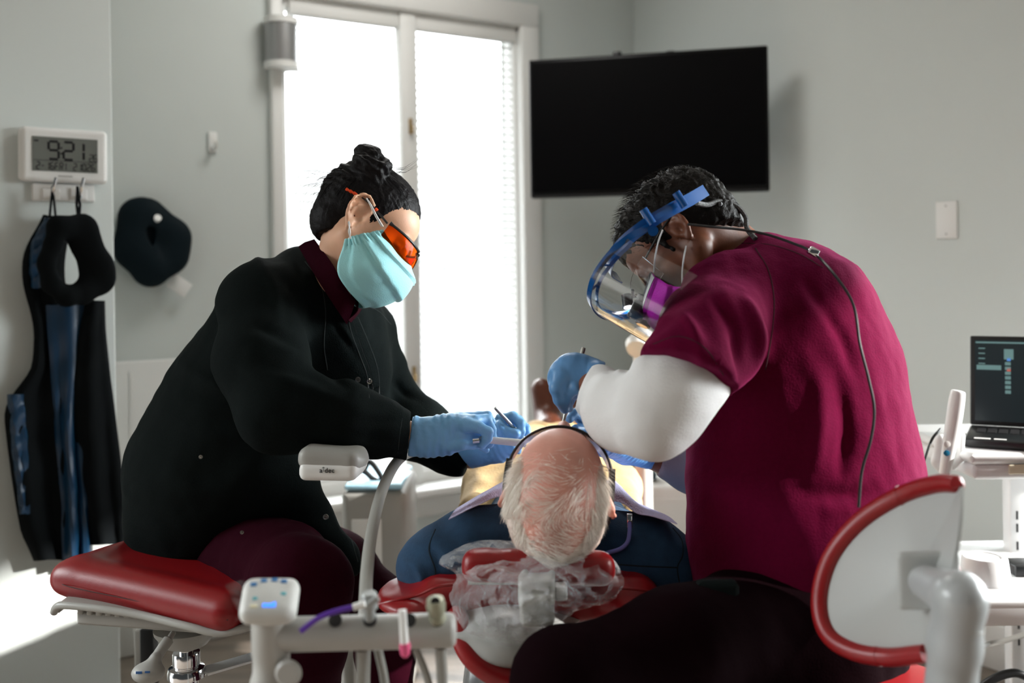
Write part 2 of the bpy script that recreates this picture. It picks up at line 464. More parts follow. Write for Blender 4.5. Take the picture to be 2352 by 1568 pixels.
# blinds
zh0 = zhead + .0
SL = mat('blind_slat', (.85, .86, .87), .5)
for i, (ta, tb, lab) in enumerate(((wtz(664, 60)[0], tm0, 'white horizontal blind over the left pane of the window, behind the woman'),
                              (tm1, wtz(1186, 60)[0], 'white horizontal blind over the right pane of the window, next to the television'))):
    bl = thing('horizontal_blind', W((ta + tb) / 2, zbot, -.03), lab, 'blind', 'white blinds on the window')
    b = MB().box(W((ta + tb) / 2, (ztop + zhead) / 2 + .0, -.02), ((tb - ta) / 2 - .002, .022, (ztop - zhead) / 2), dW, nW, Z, bev=.004)
    b.build('headrail', WHITE, bl, smooth=False)
    b = MB(); z = zhead - .02
    while z > zbot + .07:
        tl_ = 34
        an = math.radians(tl_)
        b.box(W((ta + tb) / 2, z, -.035), ((tb - ta) / 2 - .006, .0135, .0009), dW, nW * math.cos(an) - Z * math.sin(an), Z * math.cos(an) + nW * math.sin(an)); z -= .030
    b.build('slats', SL, bl, smooth=False)
    b = MB()
    for q in (.12, .88): b.tube([W(ta + (tb - ta) * q, zhead, -.02), W(ta + (tb - ta) * q, zbot + .05, -.02)], .0012, 5)
    b.build('ladder_cord', PLW, bl)
    b = MB().box(W((ta + tb) / 2, zbot + .055, -.035), ((tb - ta) / 2 - .006, .014, .009), dW, nW, Z, bev=.003)
    b.build('bottom_rail', WHITE, bl, smooth=False)
# balcony railing outside
RAILM = mat('painted_rail', (.30, .36, .38), .5)
zr = wtz(1100, 583)[1]
b = MB()
for zz in (zr - .03, zr - .75): b.box(W(.45, zz, -1.0), (1.0, .015, .012), dW, nW, Z)
for q in range(9): b.box(W(-.5 + q * .24, zr - .4, -1.0), (.008, .008, .37), dW, nW, Z)
rail = tag(b.build('balcony_railing', RAILM, smooth=False), 'pale metal railing outside, behind the window blinds', 'railing')

# ================================================================= wall fittings
# sconce / speaker left of the window top
q0 = on(628, 90, W(0, 0, .10), nW)
sc = thing('wall_sconce', q0 - Z * .1, 'grey half round metal sconce with white rims beside the top of the window', 'wall light')
hz = R(52, 3.45); rr = R(38, 3.45)
q0 = W(wtz(628, 90)[0] + .012, q0[2], .045)
b = MB().lathe([(0, -hz), (rr, -hz), (rr, hz), (0, hz)], q0, n=40); b.build('shade', mat('brushed_metal', (.36, .36, .36), .38, metal=.7), sc)
for s in (-1, 1): MB().lathe([(0, s * hz - .011), (rr * 1.06, s * hz - .011), (rr * 1.06, s * hz + .011), (0, s * hz + .011)], q0, n=40).build('rim', WHITE, sc)
MB().box(W(wtz(628, 90)[0], q0[2], .022), (.03, .022, .04), dW, nW, Z, bev=.004).build('mounting_plate', WHITE, sc)
# hook
q = W(*wtz(487, 327)); hk = thing('wall_hook', q - Z * .03, 'small white adhesive hook alone on the wall left of the window', 'hook')
MB().box(q + nW * .006, (.016, .006, .036), dW, nW, Z, bev=.005).build('back_plate', PLW, hk)
MB().tube([q + nW * .008 - Z * .018, q + nW * .03 - Z * .024, q + nW * .045 - Z * .018, q + nW * .05 - Z * .002], [.007, .007, .0065, .006], 12).build('hook', PLW, hk)
# light switch
q = WR(*wr(2176, 505)); sw = thing('light_switch', q - Z * .06, 'white blank switch plate on the right wall', 'switch')
MB().box(q + nR * .003, (.038, .004, .060), dR, nR, Z, bev=.003).build('plate', PLW, sw, smooth=False)
for s in (-1, 1): MB().lathe([(.003, 0), (.003, .001)], q + nR * .007 + Z * .045 * s, nR, 12).build('screw', PLG, sw)
# television
tv = thing('television', P(1485, 460, 3.75), 'black flat screen television mounted in the corner beside the window', 'television')
a = P(1212, 300, 3.80); c = P(1758, 300, 3.60); X = unit(c - a); X[2] = 0; X = unit(X); N = A(X[1], -X[0], 0)
cen = P(1485, 286, 3.70); hw = .44; hh = .262
M3 = np.stack((X, N, Z), 1)
MB().box(cen, (hw, .022, hh), X, N, Z, bev=.006).build('bezel', mat('tv_bezel', (.003, .003, .0035), .4, spec=.2), tv, smooth=False)
MB().box(cen + N * .0235 + Z * .004, (hw - .012, .002, hh - .018), X, N, Z).build('screen', mat('tv_screen', (.0015, .0015, .002), .3, spec=.15), tv, smooth=False)
MB().box(cen + N * .024 - Z * (hh - .006), (hw - .01, .0025, .003), X, N, Z).build('lower_trim', mat('dark_grey', (.03, .03, .032), .3), tv, smooth=False)
MB().box(cen - N * .03, (.2, .03, .15), X, N, Z, bev=.01).build('rear_housing', BLACKP, tv)
for uu in (1418, 1540):
    q = P(uu, 128, 3.74); q[2] = cen[2] + hh + .006
    MB().box(q, (.016, .012, .012), X, N, Z, bev=.004).build('mounting_clip', BLACKP, tv)
wb = cen - N * .05; wq = wb + unit(A(.2, 1, 0)) * .46
MB().tube([wb, wb - N * .1 + X * .1, wq], .014, 10).build('wall_arm', BLACKP, tv)
# clock on the pier
ck = thing('digital_clock', pier(142, 422), 'white digital wall clock reading 9:21 on the grey pier', 'clock')
c0 = pier(148, 358, .02); px = float(np.linalg.norm(pier(242, 358) - pier(142, 358)) / 100.0)
pz = R(1, c0[1])
Xc = unit(dW * 1 + Z * .018 - Z * .03); Yc = unit(np.cross(nW, Xc)) * 1.0
Yc = -Yc if Yc[2] < 0 else Yc
Mc = np.stack((Xc, nW, Yc), 1)
sdf('body', [Box(c0, (97 * px, .014, 62 * pz), Mc, r=.013)], PLW, ck, vox=.0025, k=.002, sm=1)
sdf('back_stand', [Box(c0 - nW * .008 - Xc * .004, (97 * px, .010, 60 * pz), Mc, r=.009)], PLW, ck, vox=.003, k=.002, sm=1)
LCD = mat('lcd_grey', (.16, .17, .155), .25); LCDK = mat('lcd_black', (.008, .009, .01), .4)
sc0 = c0 + nW * .0145 + Yc * 1.0 * pz
MB().box(sc0, (73 * px, .001, 39 * pz), Xc, nW, Yc).build('screen', LCD, ck, smooth=False)
SEG = {'0': 'abcdef', '1': 'bc', '2': 'abged', '6': 'afgedc', '9': 'abcdfg', 'F': 'aefg', 'R': 'aefgbk', 'I': 'im', '-': 'g', ' ': ''}
def segs(mb, ch, c, w, h, t):
    for s in SEG[ch]:
        hb = {'a': (0, h, 1), 'g': (0, 0, 1), 'd': (0, -h, 1), 'f': (-w, h / 2, 0), 'b': (w, h / 2, 0), 'e': (-w, -h / 2, 0), 'c': (w, -h / 2, 0), 'i': (0, h / 2, 0), 'm': (0, -h / 2, 0), 'k': (w * .5, -h / 2, 0)}[s]
        hx, hy = (w - t * .6, t) if hb[2] else (t, h / 2 - t * .6)
        mb.box(c + Xc * hb[0] * px + Yc * hb[1] * pz, (hx * px, .0005, hy * pz), Xc, nW, Yc)
b = MB(); s1 = sc0 + nW * .0012
for ch, ux, vy, w, h, t in (('9', -26, 9, 11, 20, 2.8), ('2', 7, 9, 11, 20, 2.8), ('1', 30, 9, 11, 20, 2.8), ('2', 58, -5, 4, 8, 1), ('6', 68, -5, 4, 8, 1)):
    segs(b, ch, s1 + Xc * ux * px + Yc * vy * pz, w, h, t)
for vy in (15, 2): b.box(s1 + Xc * -9 * px + Yc * vy * pz, (2 * px, .0005, 2 * pz), Xc, nW, Yc)
for i, ch in enumerate('2-16FRI 21026'):
    segs(b, ch, s1 + Xc * (-60 + i * 10.2) * px + Yc * -27 * pz, 3.4, 8, 1.1)
b.box(s1 + Yc * -14.5 * pz, (70 * px, .0004, .5 * pz), Xc, nW, Yc)
b.box(s1 + Yc * 29 * pz - Xc * 64 * px, (5 * px, .0004, 2 * pz), Xc, nW, Yc)
b.build('digits', LCDK, ck, smooth=False)
MB().box(c0 + nW * .0146 - Yc * 48 * pz, (16 * px, .0005, 1.3 * pz), Xc, nW, Yc).build('small_print', PLG, ck, smooth=False)
# hook rail below the clock
q = pier(145, 443); hr = thing('hook_rail', q - Z * .03, 'white hook rail below the digital clock', 'hook rail')
MB().box(q + nW * .006, (70 * px, .008, 20 * pz), dW, nW, Z, bev=.003).build('back_plate', PLW, hr, smooth=False)
for uu in (115, 178):
    q = pier(uu, 447)
    MB().box(q + nW * .015, (20 * px, .006, 14 * pz), dW, nW, Z, bev=.004).build('hook_plate', PLW, hr)
    MB().tube(spline([q + nW * .02 - Z * .008, q + nW * .045 - Z * .012, q + nW * .06 + Z * .012, q + nW * .065 + Z * .04 + dW * .006], 4), .0045, 10).build('hook', CHROME, hr)
HK1, HK2 = pier(121, 445, .055), pier(178, 445, .055)

# ================================================================= light
w = bpy.data.worlds.new('daylight'); S.world = w; w.use_nodes = True; nt = w.node_tree
bg = nt.nodes['Background']; tc = nt.nodes.new('ShaderNodeTexCoord')
def vdot(v):
    n = nt.nodes.new('ShaderNodeVectorMath'); n.operation = 'DOT_PRODUCT'; n.inputs[1].default_value = v; nt.links.new(tc.outputs['Generated'], n.inputs[0]); return n.outputs['Value']
def mr(x, a, b, c, d):
    n = nt.nodes.new('ShaderNodeMapRange'); n.interpolation_type = 'SMOOTHSTEP'; nt.links.new(x, n.inputs[0])
    for i, q in enumerate((a, b, c, d)): n.inputs[i + 1].default_value = q
    return n.outputs[0]
def add(x, y):
    n = nt.nodes.new('ShaderNodeMath'); n.operation = 'ADD'; nt.links.new(x, n.inputs[0]); nt.links.new(y, n.inputs[1]); return n.outputs[0]
SKY_WIN, SKY_LOW, SKY_RIGHT, FILL = 24.0, 1.2, 25.0, .04
def mul(x, y):
    n = nt.nodes.new('ShaderNodeMath'); n.operation = 'MULTIPLY'; nt.links.new(x, n.inputs[0]); nt.links.new(y, n.inputs[1]); return n.outputs[0]
s1 = mul(mr(vdot(tuple(-nW)), .1, .35, .0, 1.0), mr(vdot((0, 0, 1)), .02, .55, SKY_LOW, SKY_WIN))
s2 = mr(vdot(tuple(unit(A(.92, .30, .24)))), .84, .995, FILL, SKY_RIGHT)
nt.links.new(add(s1, s2), bg.inputs['Strength']); bg.inputs['Color'].default_value = (.93, .985, 1, 1)
cl_ = thing('added_fill_panel', A(-.15, 3.0, HC - .03), 'square white fill panel added out of view below the ceiling', 'fill light')  # panel and its lamp are added out of view to brighten the back wall
MB().box(A(-.15, 3.0, HC - .015), (.31, .31, .015), bev=.004).build('frame', WHITE, cl_, smooth=False)
al = bpy.data.lights.new('added_fill_lamp', 'AREA'); al.shape = 'SQUARE'; al.size = .58; al.energy = 11; al.color = (1, .98, .94)
alo = bpy.data.objects.new('added_fill_lamp', al); COL.objects.link(alo); alo.location = (-.15, 3.0, HC - .032)
sun = bpy.data.lights.new('sun', 'SUN'); sun.energy = 9; sun.angle = math.radians(1.0); sun.color = (1, .965, .92)
so = bpy.data.objects.new('sun', sun); COL.objects.link(so)
so.rotation_euler = Vector((-3.5, .75, -1.5)).to_track_quat('-Z', 'Y').to_euler()

# ================================================================= camera
cam = bpy.data.cameras.new('camera'); co = bpy.data.objects.new('camera', cam); COL.objects.link(co); S.camera = co
cam.sensor_width = 36; cam.lens = F * 36 / 2352; cam.shift_y = -(784 - CY) / 2352; cam.clip_start = .05
M = Matrix.Identity(4)
for r in range(3): M[r][0] = RT[r]; M[r][1] = UP[r]; M[r][2] = (0, -1, 0)[r]
M[2][3] = EYE; co.matrix_world = M
cam.dof.use_dof = True; cam.dof.focus_distance = 1.74; cam.dof.aperture_fstop = 2.5
S.view_settings.view_transform = 'Standard'; S.view_settings.look = 'None'; S.view_settings.gamma = 1; S.view_settings.exposure = .22
S.cycles.use_denoising = True; S.cycles.max_bounces = 10; S.cycles.transparent_max_bounces = 24; S.cycles.sample_clamp_indirect = 8
S.cycles.caustics_reflective = False; S.cycles.caustics_refractive = False
# ================================================================= people: shared pieces
def head_prims(sc=1.0, ears=(1, -1), eyes=True, es=1.0):
    """a head in its own frame: x forward, y to its left, z up, origin between the ears"""
    p = [Ell((-.012, 0, .042), (.097, .074, .083)), Ell((.034, 0, .050), (.062, .062, .055)), Ell((.042, 0, -.015), (.050, .060, .062)),
         Ell((.062, 0, -.062), (.034, .038, .038)), Ell((.070, 0, -.094), (.022, .024, .017))]
    for s in (-1, 1):
        p += [Cap((-.004, s * .055, -.035), (.062, s * .020, -.090), .018, .016), Ell((.056, s * .040, -.022), (.024, .020, .022)),
              Ell((0, s * .045, -.02), (.03, .02, .04))]
    p += [Cap((.086, -.028, .020), (.086, .028, .020), .012, .012, k=.012), Ell((.062, 0, -.03), (.035, .045, .04))]
    if eyes:
        for s in (-1, 1): p.append(Ell((.103, s * .032, .003), (.018, .018, .011), k=.012, op='s'))
        for s in (-1, 1):
            p.append(Ell((.0815, s * .031, .003), (.0125, .013, .0125), k=.003))
            p.append(Cap((.091, s * .018, .0035), (.085, s * .044, .004), .0018, .0018, k=.002))
    p += [Cap((.092, 0, .012), (.116, 0, -.030), .0065, .0115, k=.012), Ell((.103, .011, -.036), (.010, .007, .007), k=.006), Ell((.103, -.011, -.036), (.010, .007, .007), k=.006),
          Cap((.090, -.020, -.058), (.099, 0, -.056), .0035, .0055, k=.006), Cap((.099, 0, -.056), (.090, .020, -.058), .0055, .0035, k=.006),
          Cap((.088, -.017, -.067), (.096, 0, -.068), .0035, .0065, k=.006), Cap((.096, 0, -.068), (.088, .017, -.067), .0065, .0035, k=.006),
          Cap((.100, -.02, -.062), (.100, .02, -.062), .0012, .0012, k=.003, op='s')]
    for s in ears:
        ct, st = math.cos(.38), math.sin(.38)
        def E(x, o, z):       # o: outwards; the ear swings out towards the back
            x, o, z = x * es, o * es, z * es
            return A(-.004 + x * ct, s * (.075 + o + -x * st), z + .002)
        hel = [(.007, .001, .003), (.012, .003, .016), (.009, .005, .028), (-.002, .006, .034), (-.014, .006, .031), (-.021, .006, .019), (-.021, .005, .004), (-.015, .004, -.010), (-.007, .003, -.021)]
        for a, b in zip(hel[:-1], hel[1:]): p.append(Cap(E(*a), E(*b), .0034, .0034, k=.003))
        anti = [(.001, .003, .020), (-.008, .004, .013), (-.012, .004, .002), (-.008, .003, -.009), (.0, .002, -.013)]
        for a, b in zip(anti[:-1], anti[1:]): p.append(Cap(E(*a), E(*b), .0028, .0028, k=.003))
        p.append(Ell(E(-.006, -.002, .008), (.0185 * es, .005, .029 * es), np.stack((A(ct, -s * st, 0), A(s * st, ct, 0), A(0, 0, 1)), 1), k=.004))
        p.append(Ell(E(-.002, .002, -.022), (.008, .0045, .009), k=.005))
        p.append(Ell(E(.008, .002, -.002), (.004, .0045, .006), k=.004))
        p.append(Ell(E(-.002, .005, -.001), (.0075 * es, .0075, .010 * es), k=.003, op='s'))
    if sc != 1:
        for q in p:
            if isinstance(q, Cap): q.a, q.b, q.ra, q.rb = q.a * sc, q.b * sc, q.ra * sc, q.rb * sc
            else: q.c, q.r = q.c * sc, q.r * sc
            if q.k: q.k *= sc
    return p

def strands(name, lines, w, m, parent, taper=True):
    """flat tapering hairs, one mesh"""
    V = []; Fc = []
    for ln in lines:
        ln = np.asarray(ln); n = len(ln); b0 = len(V)
        t = unit(ln[-1] - ln[0]); side = unit(np.cross(t, np.random.normal(size=3)))
        for i in range(n):
            ww = w * (1 - .85 * (i / (n - 1)) ** 1.5 if taper else 1) * .5
            V.append(ln[i] - side * ww); V.append(ln[i] + side * ww)
        for i in range(n - 1): a = b0 + 2 * i; Fc.append((a, a + 1, a + 3, a + 2))
    return mk(name, V, Fc, m, parent, True)

def patch(rows, nu=8, nv=6):
    """smooth surface through a small grid of points"""
    g = np.asarray(rows, float)
    g = np.stack([np.array(spline(list(r), nu)) for r in g]); g = np.stack([np.array(spline(list(g[:, j]), nv)) for j in range(g.shape[1])], 1)
    return g

SKIN = mat('skin_light_brown', (226, 176, 145), .48, bump=.06, bscale=260, sss=.12, var=.05, vscale=30)
SKIND = mat('skin_dark_brown', (120, 70, 46), .45, bump=.08, bscale=220, sss=.08, var=.12, vscale=40)
SKINP = mat('skin_pink', (206, 146, 130), .45, bump=.05, bscale=200, sss=.12, var=.12, vscale=22)
HAIRB = mat('black_hair', (.005, .004, .0045), .5, bump=.3, bscale=300, spec=.16)
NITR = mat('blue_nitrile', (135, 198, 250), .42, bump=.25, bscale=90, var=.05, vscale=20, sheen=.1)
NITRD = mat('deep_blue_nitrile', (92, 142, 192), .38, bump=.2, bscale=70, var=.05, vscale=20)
BLKCLOTH = mat('black_cloth', (.0048, .0072, .0070), .9, bump=.3, bscale=420, spec=.06, var=.15, vscale=300)
CRIM = mat('crimson_cloth', (.078, .0006, .0165), .9, bump=.25, bscale=350, sheen=.22, spec=.05, var=.08, vscale=200)
CRIM.node_tree.nodes['Principled BSDF'].inputs['Sheen Tint'].default_value = (1, .12, .40, 1)
MAROON = mat('maroon_cloth', (.020, .0004, .0045), .9, bump=.2, bscale=350, spec=.06, var=.08, vscale=200)
CLEAR = mat('clear_plastic', (1, 1, 1), .08, trans=1, ior=1.25)
METAL = mat('steel', (.42, .41, .38), .28, metal=1)
WHITECL = mat('white_cloth', (.72, .71, .70), .8, bump=.2, bscale=300, sheen=.1)
def cloth(amp, sc, seed, lines=(), fine=.0006):
    def f(V, N):
        o = amp * vnoise(V, sc, seed, 2) + fine * vnoise(V, 70, seed + 3, 1)
        if lines: o = o + folds(V, lines)
        return o
    return f
# ================================================================= the woman on the left
wo = thing('person', P(480, 1500, 1.95) * A(1, 1, 0), 'person in black jacket and orange safety glasses leaning over the patient', 'person')
fwW = unit(A(.81, -.10, -.57)); MW = frame(fwW, A(.57, .34, .80)); lfW = MW[:, 1]
OW = P(826, 497, 1.79) + lfW * .074
def LW(x, y, z): return MW @ A(x, y, z) + OW
hp = xf(head_prims(.94, es=1.22), MW, OW)
body = hp + chain([(797, 560, 1.86, 60), (782, 620, 1.88, 55), (750, 690, 1.94, 70)], k=.03) \
     + chain([(700, 760, 1.98, 110), (600, 950, 1.98, 120), (520, 1140, 1.97, 110)], k=.05) \
     + chain([(620, 740, 1.88, 60), (625, 920, 1.74, 52), (800, 985, 1.74, 42), (975, 1002, 1.80, 30)], k=.03) \
     + chain([(830, 750, 2.08, 55), (900, 900, 2.12, 42), (1080, 1048, 2.0, 28)], k=.03) \
     + chain([(520, 1230, 1.97, 80), (680, 1330, 1.68, 70), (720, 1650, 1.72, 45)], k=.03) \
     + chain([(560, 1240, 2.05, 70), (870, 1390, 2.08, 55), (895, 1680, 2.12, 40)], k=.03)
sdf('body', body, SKIN, wo, vox=.0036, k=.012, sm=2)

# jacket
jl = [([(700, 615, 1.83), (735, 690, 1.80), (748, 770, 1.80), (765, 850, 1.78)], .007, -0.0150),
      ([(655, 640, 1.78), (705, 720, 1.76), (728, 800, 1.75), (800, 905, 1.74)], .011, 0.0120),
      ([(590, 745, 1.7), (700, 800, 1.70), (800, 890, 1.70)], .010, 0.0105), ([(560, 850, 1.66), (690, 885, 1.66), (830, 935, 1.70)], .010, -0.0090),
      ([(740, 930, 1.68), (830, 960, 1.70), (930, 965, 1.74)], .009, 0.0090), ([(700, 1000, 1.68), (800, 1010, 1.68), (915, 1030, 1.74)], .008, -0.0075),
      ([(900, 960, 1.75), (905, 1000, 1.74), (900, 1040, 1.75)], .006, -0.0060), ([(640, 600, 1.85), (560, 650, 1.82), (510, 720, 1.82)], .012, 0.0090),
      ([(760, 730, 1.86), (805, 800, 1.86), (850, 880, 1.86)], .005, 0.0060), ([(790, 760, 1.86), (840, 850, 1.86), (880, 925, 1.9)], .006, -0.0075),
      ([(860, 780, 2.0), (880, 850, 2.0), (890, 900, 2.0)], .010, 0.0090), ([(900, 870, 2.06), (935, 905, 2.06), (975, 925, 2.05)], .008, 0.0105),
      ([(890, 920, 2.06), (930, 940, 2.06), (985, 955, 2.05)], .007, -0.0105), ([(925, 960, 2.03), (975, 975, 2.0), (1010, 985, 2.0)], .007, 0.0090),
      ([(560, 560, 1.9), (620, 640, 1.78), (650, 760, 1.74)], .008, -0.0060), ([(745, 1110, 1.75), (790, 1200, 1.75), (825, 1290, 1.78)], .005, 0.0045),
      ([(430, 830, 1.9), (480, 870, 1.85), (540, 900, 1.8)], .012, -0.0150), ([(395, 930, 1.9), (450, 970, 1.85), (520, 1000, 1.8)], .014, -0.0120),
      ([(340, 1050, 1.9), (420, 1090, 1.82), (520, 1120, 1.8)], .012, -0.0105), ([(480, 720, 1.9), (540, 760, 1.8), (560, 840, 1.75)], .012, 0.0120)]
jk = chain([(722, 668, 1.95, 80), (650, 770, 1.97, 150), (575, 930, 1.97, 183), (515, 1080, 1.95, 205), (490, 1170, 1.95, 188)], k=.05) \
   + chain([(738, 662, 1.90, 62), (690, 640, 1.97, 70)], k=.03) \
   + chain([(700, 650, 1.93, 76), (605, 705, 1.84, 98), (600, 830, 1.75, 98), (640, 940, 1.70, 92)], k=.035) \
   + chain([(640, 940, 1.70, 92), (780, 955, 1.72, 82), (865, 982, 1.75, 66), (938, 1002, 1.79, 46), (990, 1006, 1.80, 40)], k=.03) \
   + chain([(815, 745, 2.0, 74), (835, 760, 2.06, 66), (870, 850, 2.10, 58), (905, 930, 2.10, 60), (960, 985, 2.06, 68), (1030, 1030, 2.02, 52), (1085, 1058, 1.99, 36)], k=.03) \
   + chain([(760, 760, 1.93, 92), (800, 850, 1.97, 90), (790, 960, 2.0, 85)], k=.05) \
   + chain([(610, 1090, 1.88, 140), (700, 1180, 1.86, 55), (790, 1280, 1.84, 30), (815, 1310, 1.84, 14)], k=.03) \
   + chain([(420, 1230, 1.95, 118), (520, 1200, 1.93, 120)], k=.03) \
   + [Cut(P(450, 1312, 1.8), A(.16, .05, -.98), P(450, 1350, 1.9), .27),
      Cut(P(940, 1002, 1.79), A(1, .1, -.1), P(965, 1002, 1.8), .085),
      Cut(P(1076, 1052, 1.99), A(.9, -.2, -.35), P(1105, 1065, 1.99), .062)]
sdf('jacket', jk, BLKCLOTH, wo, vox=.0052, k=.03, sm=2, disp=cloth(.0042, 15, 5, jl))
# placket, snaps
def strip(name, pts, wid, off, m, parent, th=.002, nrm=None):
    q = [P(*a) for a in spline(pts, 6)]; rows = []
    for i, c in enumerate(q):
        t = unit(q[min(i + 1, len(q) - 1)] - q[max(i - 1, 0)]); n = unit(A(0, -1, 0) if nrm is None else nrm); s = unit(np.cross(t, n))
        rows.append([c - s * wid * .5, c, c + s * wid * .5])
    return MB().sheet(rows, th).build(name, m, parent)
# scrub collar under the jacket
cl = [([(685, 566, 1.88), (728, 640, 1.815), (770, 705, 1.79), (797, 745, 1.80)]), ([(700, 556, 1.87), (745, 620, 1.80), (785, 675, 1.785), (808, 718, 1.80)]),
      ([(722, 549, 1.87), (762, 605, 1.80), (795, 662, 1.79), (817, 692, 1.80)])]
rows = [SP(c, 8) for c in cl]
MB().sheet(np.array(rows), .003).build('scrub_collar', MAROON, wo)
rows = [SP(c, 8) for c in ([(812, 690, 1.81), (822, 712, 1.83), (800, 735, 1.84)], [(805, 664, 1.84), (832, 700, 1.9), (812, 745, 1.9)])]
b = MB().sheet(np.array(rows), .002)
b.build('scrub_collar', MAROON, wo)
for i, (u, v, d, hole) in enumerate(((824, 870, 1.855, 1), (850, 874, 1.88, 0), (751, 1183, 1.80, 0), (560, 1218, 1.74, 0), (466, 1046, 1.72, 0))):
    q = P(u, v, d) - A(0, .012, 0); b = MB(); r = .0052 if i < 3 else .0035
    b.lathe([(r * .62 if hole else 0, .001), (r * .7, .002), (r * .9, .002), (r, 0)] if hole else [(0, .0025), (r * .4, .0022), (r * .5, .001), (r * .85, .0016), (r, 0)], q, unit(A(.25, -1, 0)), 20)
    b.build('snap_button', METAL, wo)
# trousers
tr_ = chain([(500, 1240, 1.96, 120), (640, 1318, 1.76, 112), (690, 1352, 1.64, 113)], k=.03) + chain([(690, 1352, 1.64, 113), (718, 1480, 1.68, 74), (712, 1680, 1.74, 62)], k=.03) \
    + chain([(560, 1230, 2.04, 110), (760, 1312, 2.08, 92), (872, 1402, 2.06, 74)], k=.03) + chain([(872, 1402, 2.06, 74), (885, 1500, 2.10, 62), (900, 1690, 2.12, 50)], k=.03)
sdf('trousers', tr_, MAROON, wo, vox=.006, k=.03, sm=2, disp=cloth(.003, 14, 9, [([(760, 1280, 1.75), (800, 1340, 1.66), (800, 1420, 1.64)], .01, .003), ([(870, 1290, 2.0), (900, 1310, 2.0), (925, 1345, 2.0)], .006, -.006)]))
for (u, d) in ((712, 1.74), (900, 2.12)):
    q = P(u, 1500, d); q[2] = 0
    sdf('shoe', [Cap(q + A(-.02, 0, .045), q + A(.13, -.02, .035), .04, .034, (1, 1, .9)), Cap(q + A(-.02, 0, .06), q + A(-.01, 0, .12), .04, .04)] + [Cut(q, A(0, 0, -1), q, .5)], BLKCLOTH, wo, vox=.006)
# hair
def hairW(x, y, z): return A(x, y, z)
hh_ = [Ell((-.018, 0, .048), (.098, .0755, .083)), Ell((-.05, 0, .0), (.052, .056, .06)), Ell((.010, 0, .066), (.064, .056, .056))]
pl1 = (A(.080, 0, .084) * .94, A(.50, 0, -.87)); pl2 = (A(-.05, 0, -.050), A(.62, 0, -.78))
hw = xf(hh_, MW, OW)
hw += xf([Ell((.112, 0, -.006), (.096, .14, .096), k=.004, op='s'), Ell((.045, 0, -.052), (.066, .14, .062), k=.004, op='s')], MW, OW); hw.append(Cut(MW @ pl2[0] + OW, MW @ pl2[1], OW, .3))
bun = LW(.018, .0, .135)
BU, BR = P(853, 379, 1.84), P(840, 350, 1.85)
def knot(c, r, tube, ax, n=14, ph=0, wob=.2):
    X = unit(np.cross(ax, A(0, 1, .2))); Y = np.cross(unit(ax), X); out = []
    for i in range(n + 1):
        a = ph + 2 * PI * i / n; out.append((c + (X * math.cos(a) + Y * math.sin(a)) * r + unit(ax) * wob * r * math.sin(2 * a), tube))
    return chainw(out, k=.004)
axb = unit(A(.15, -.1, 1))
hw += knot(BU, .024, .013, axb) + knot(BR + A(0, 0, -.004), .009, .011, unit(A(.3, .1, 1)), 10, 1.0, .5) + [Cap(BU - axb * .02, BU + axb * .015, .03, .02), Ell(P(838, 356, 1.85), (.017, .016, .018)),
      Ell(P(878, 381, 1.83), (.016, .02, .011), k=.004)]
def hd(V, N):
    q = (V - OW) @ MW
    rad = np.arctan2(q[:, 1], q[:, 2] - .02) * 9 + q[:, 0] * 12
    lowf = np.exp(-((V[:, 2] - BU[2]) / .03) ** 2)
    return .0005 * np.sin(rad * 11 + 5 * vnoise(V, 34, 3, 1)) + .0009 * vnoise(V, 160, 4, 1) + lowf * .0018 * np.sin(V @ A(260, 120, 330) + 2 * vnoise(V, 50, 8, 1))
sdf('hair', hw, HAIRB, wo, vox=.003, k=.012, sm=1, disp=hd)
ls = []
rnd = random.Random(3)
for i in range(240):      # combed up to the bun from forehead, temple and nape
    s = rnd.choice((-1, 1)); a = rnd.uniform(-2.3, 1.0); y = -s * rnd.uniform(.2, 1)
    th = rnd.uniform(-.25, 1.0)
    p0 = A(-.018 + .098 * math.cos(a + 0.0) * 1.0, .074 * y, .048 + .083 * math.sin(a) * .9)
    q0_ = LW(*(p0))
    # project on the scalp ellipsoid
    def onsc(p):
        q = (p - OW) @ MW - A(-.018, 0, .048); f = np.linalg.norm(q / A(.0985, .076, .0835)); return OW + MW @ (q / f * 1.012 + A(-.018, 0, .048))
    q0_ = onsc(q0_); loc = (q0_ - OW) @ MW
    if np.linalg.norm((loc - A(.112, 0, -.006)) / A(.100, .14, .100)) < 1 or (loc - pl2[0]) @ pl2[1] > -.002: continue
    tgt = BU - axb * .018
    ls.append([onsc(q0_ + (tgt - q0_) * t) if t < .86 else q0_ + (tgt - q0_) * t for t in np.linspace(0, .95, 8)])
for i in range(80):       # flyaways at the back of the head and around the bun
    if i < 70: st = P(rnd.uniform(755, 800), rnd.uniform(395, 450), 1.84); e = st + A(-rnd.uniform(.03, .085), rnd.uniform(-.02, .02), rnd.uniform(-.075, .01)); mdp = (st + e) / 2 + A(-.008, 0, rnd.uniform(.004, .016))
    elif i < 80: st = P(rnd.uniform(895, 920), rnd.uniform(385, 400), 1.83); e = st + A(rnd.uniform(.015, .05), 0, rnd.uniform(.0, .03)); mdp = (st + e) / 2 + A(0, 0, -.006)
    else: st = P(rnd.uniform(740, 790), rnd.uniform(530, 555), 1.80); e = st + A(rnd.uniform(-.01, .015), -.004, -rnd.uniform(.02, .04)); mdp = (st + e) / 2 + A(.004, 0, 0)
    ls.append(spline([st, mdp, e], 4))
strands('loose_hair', ls, .0007, HAIRB, wo)

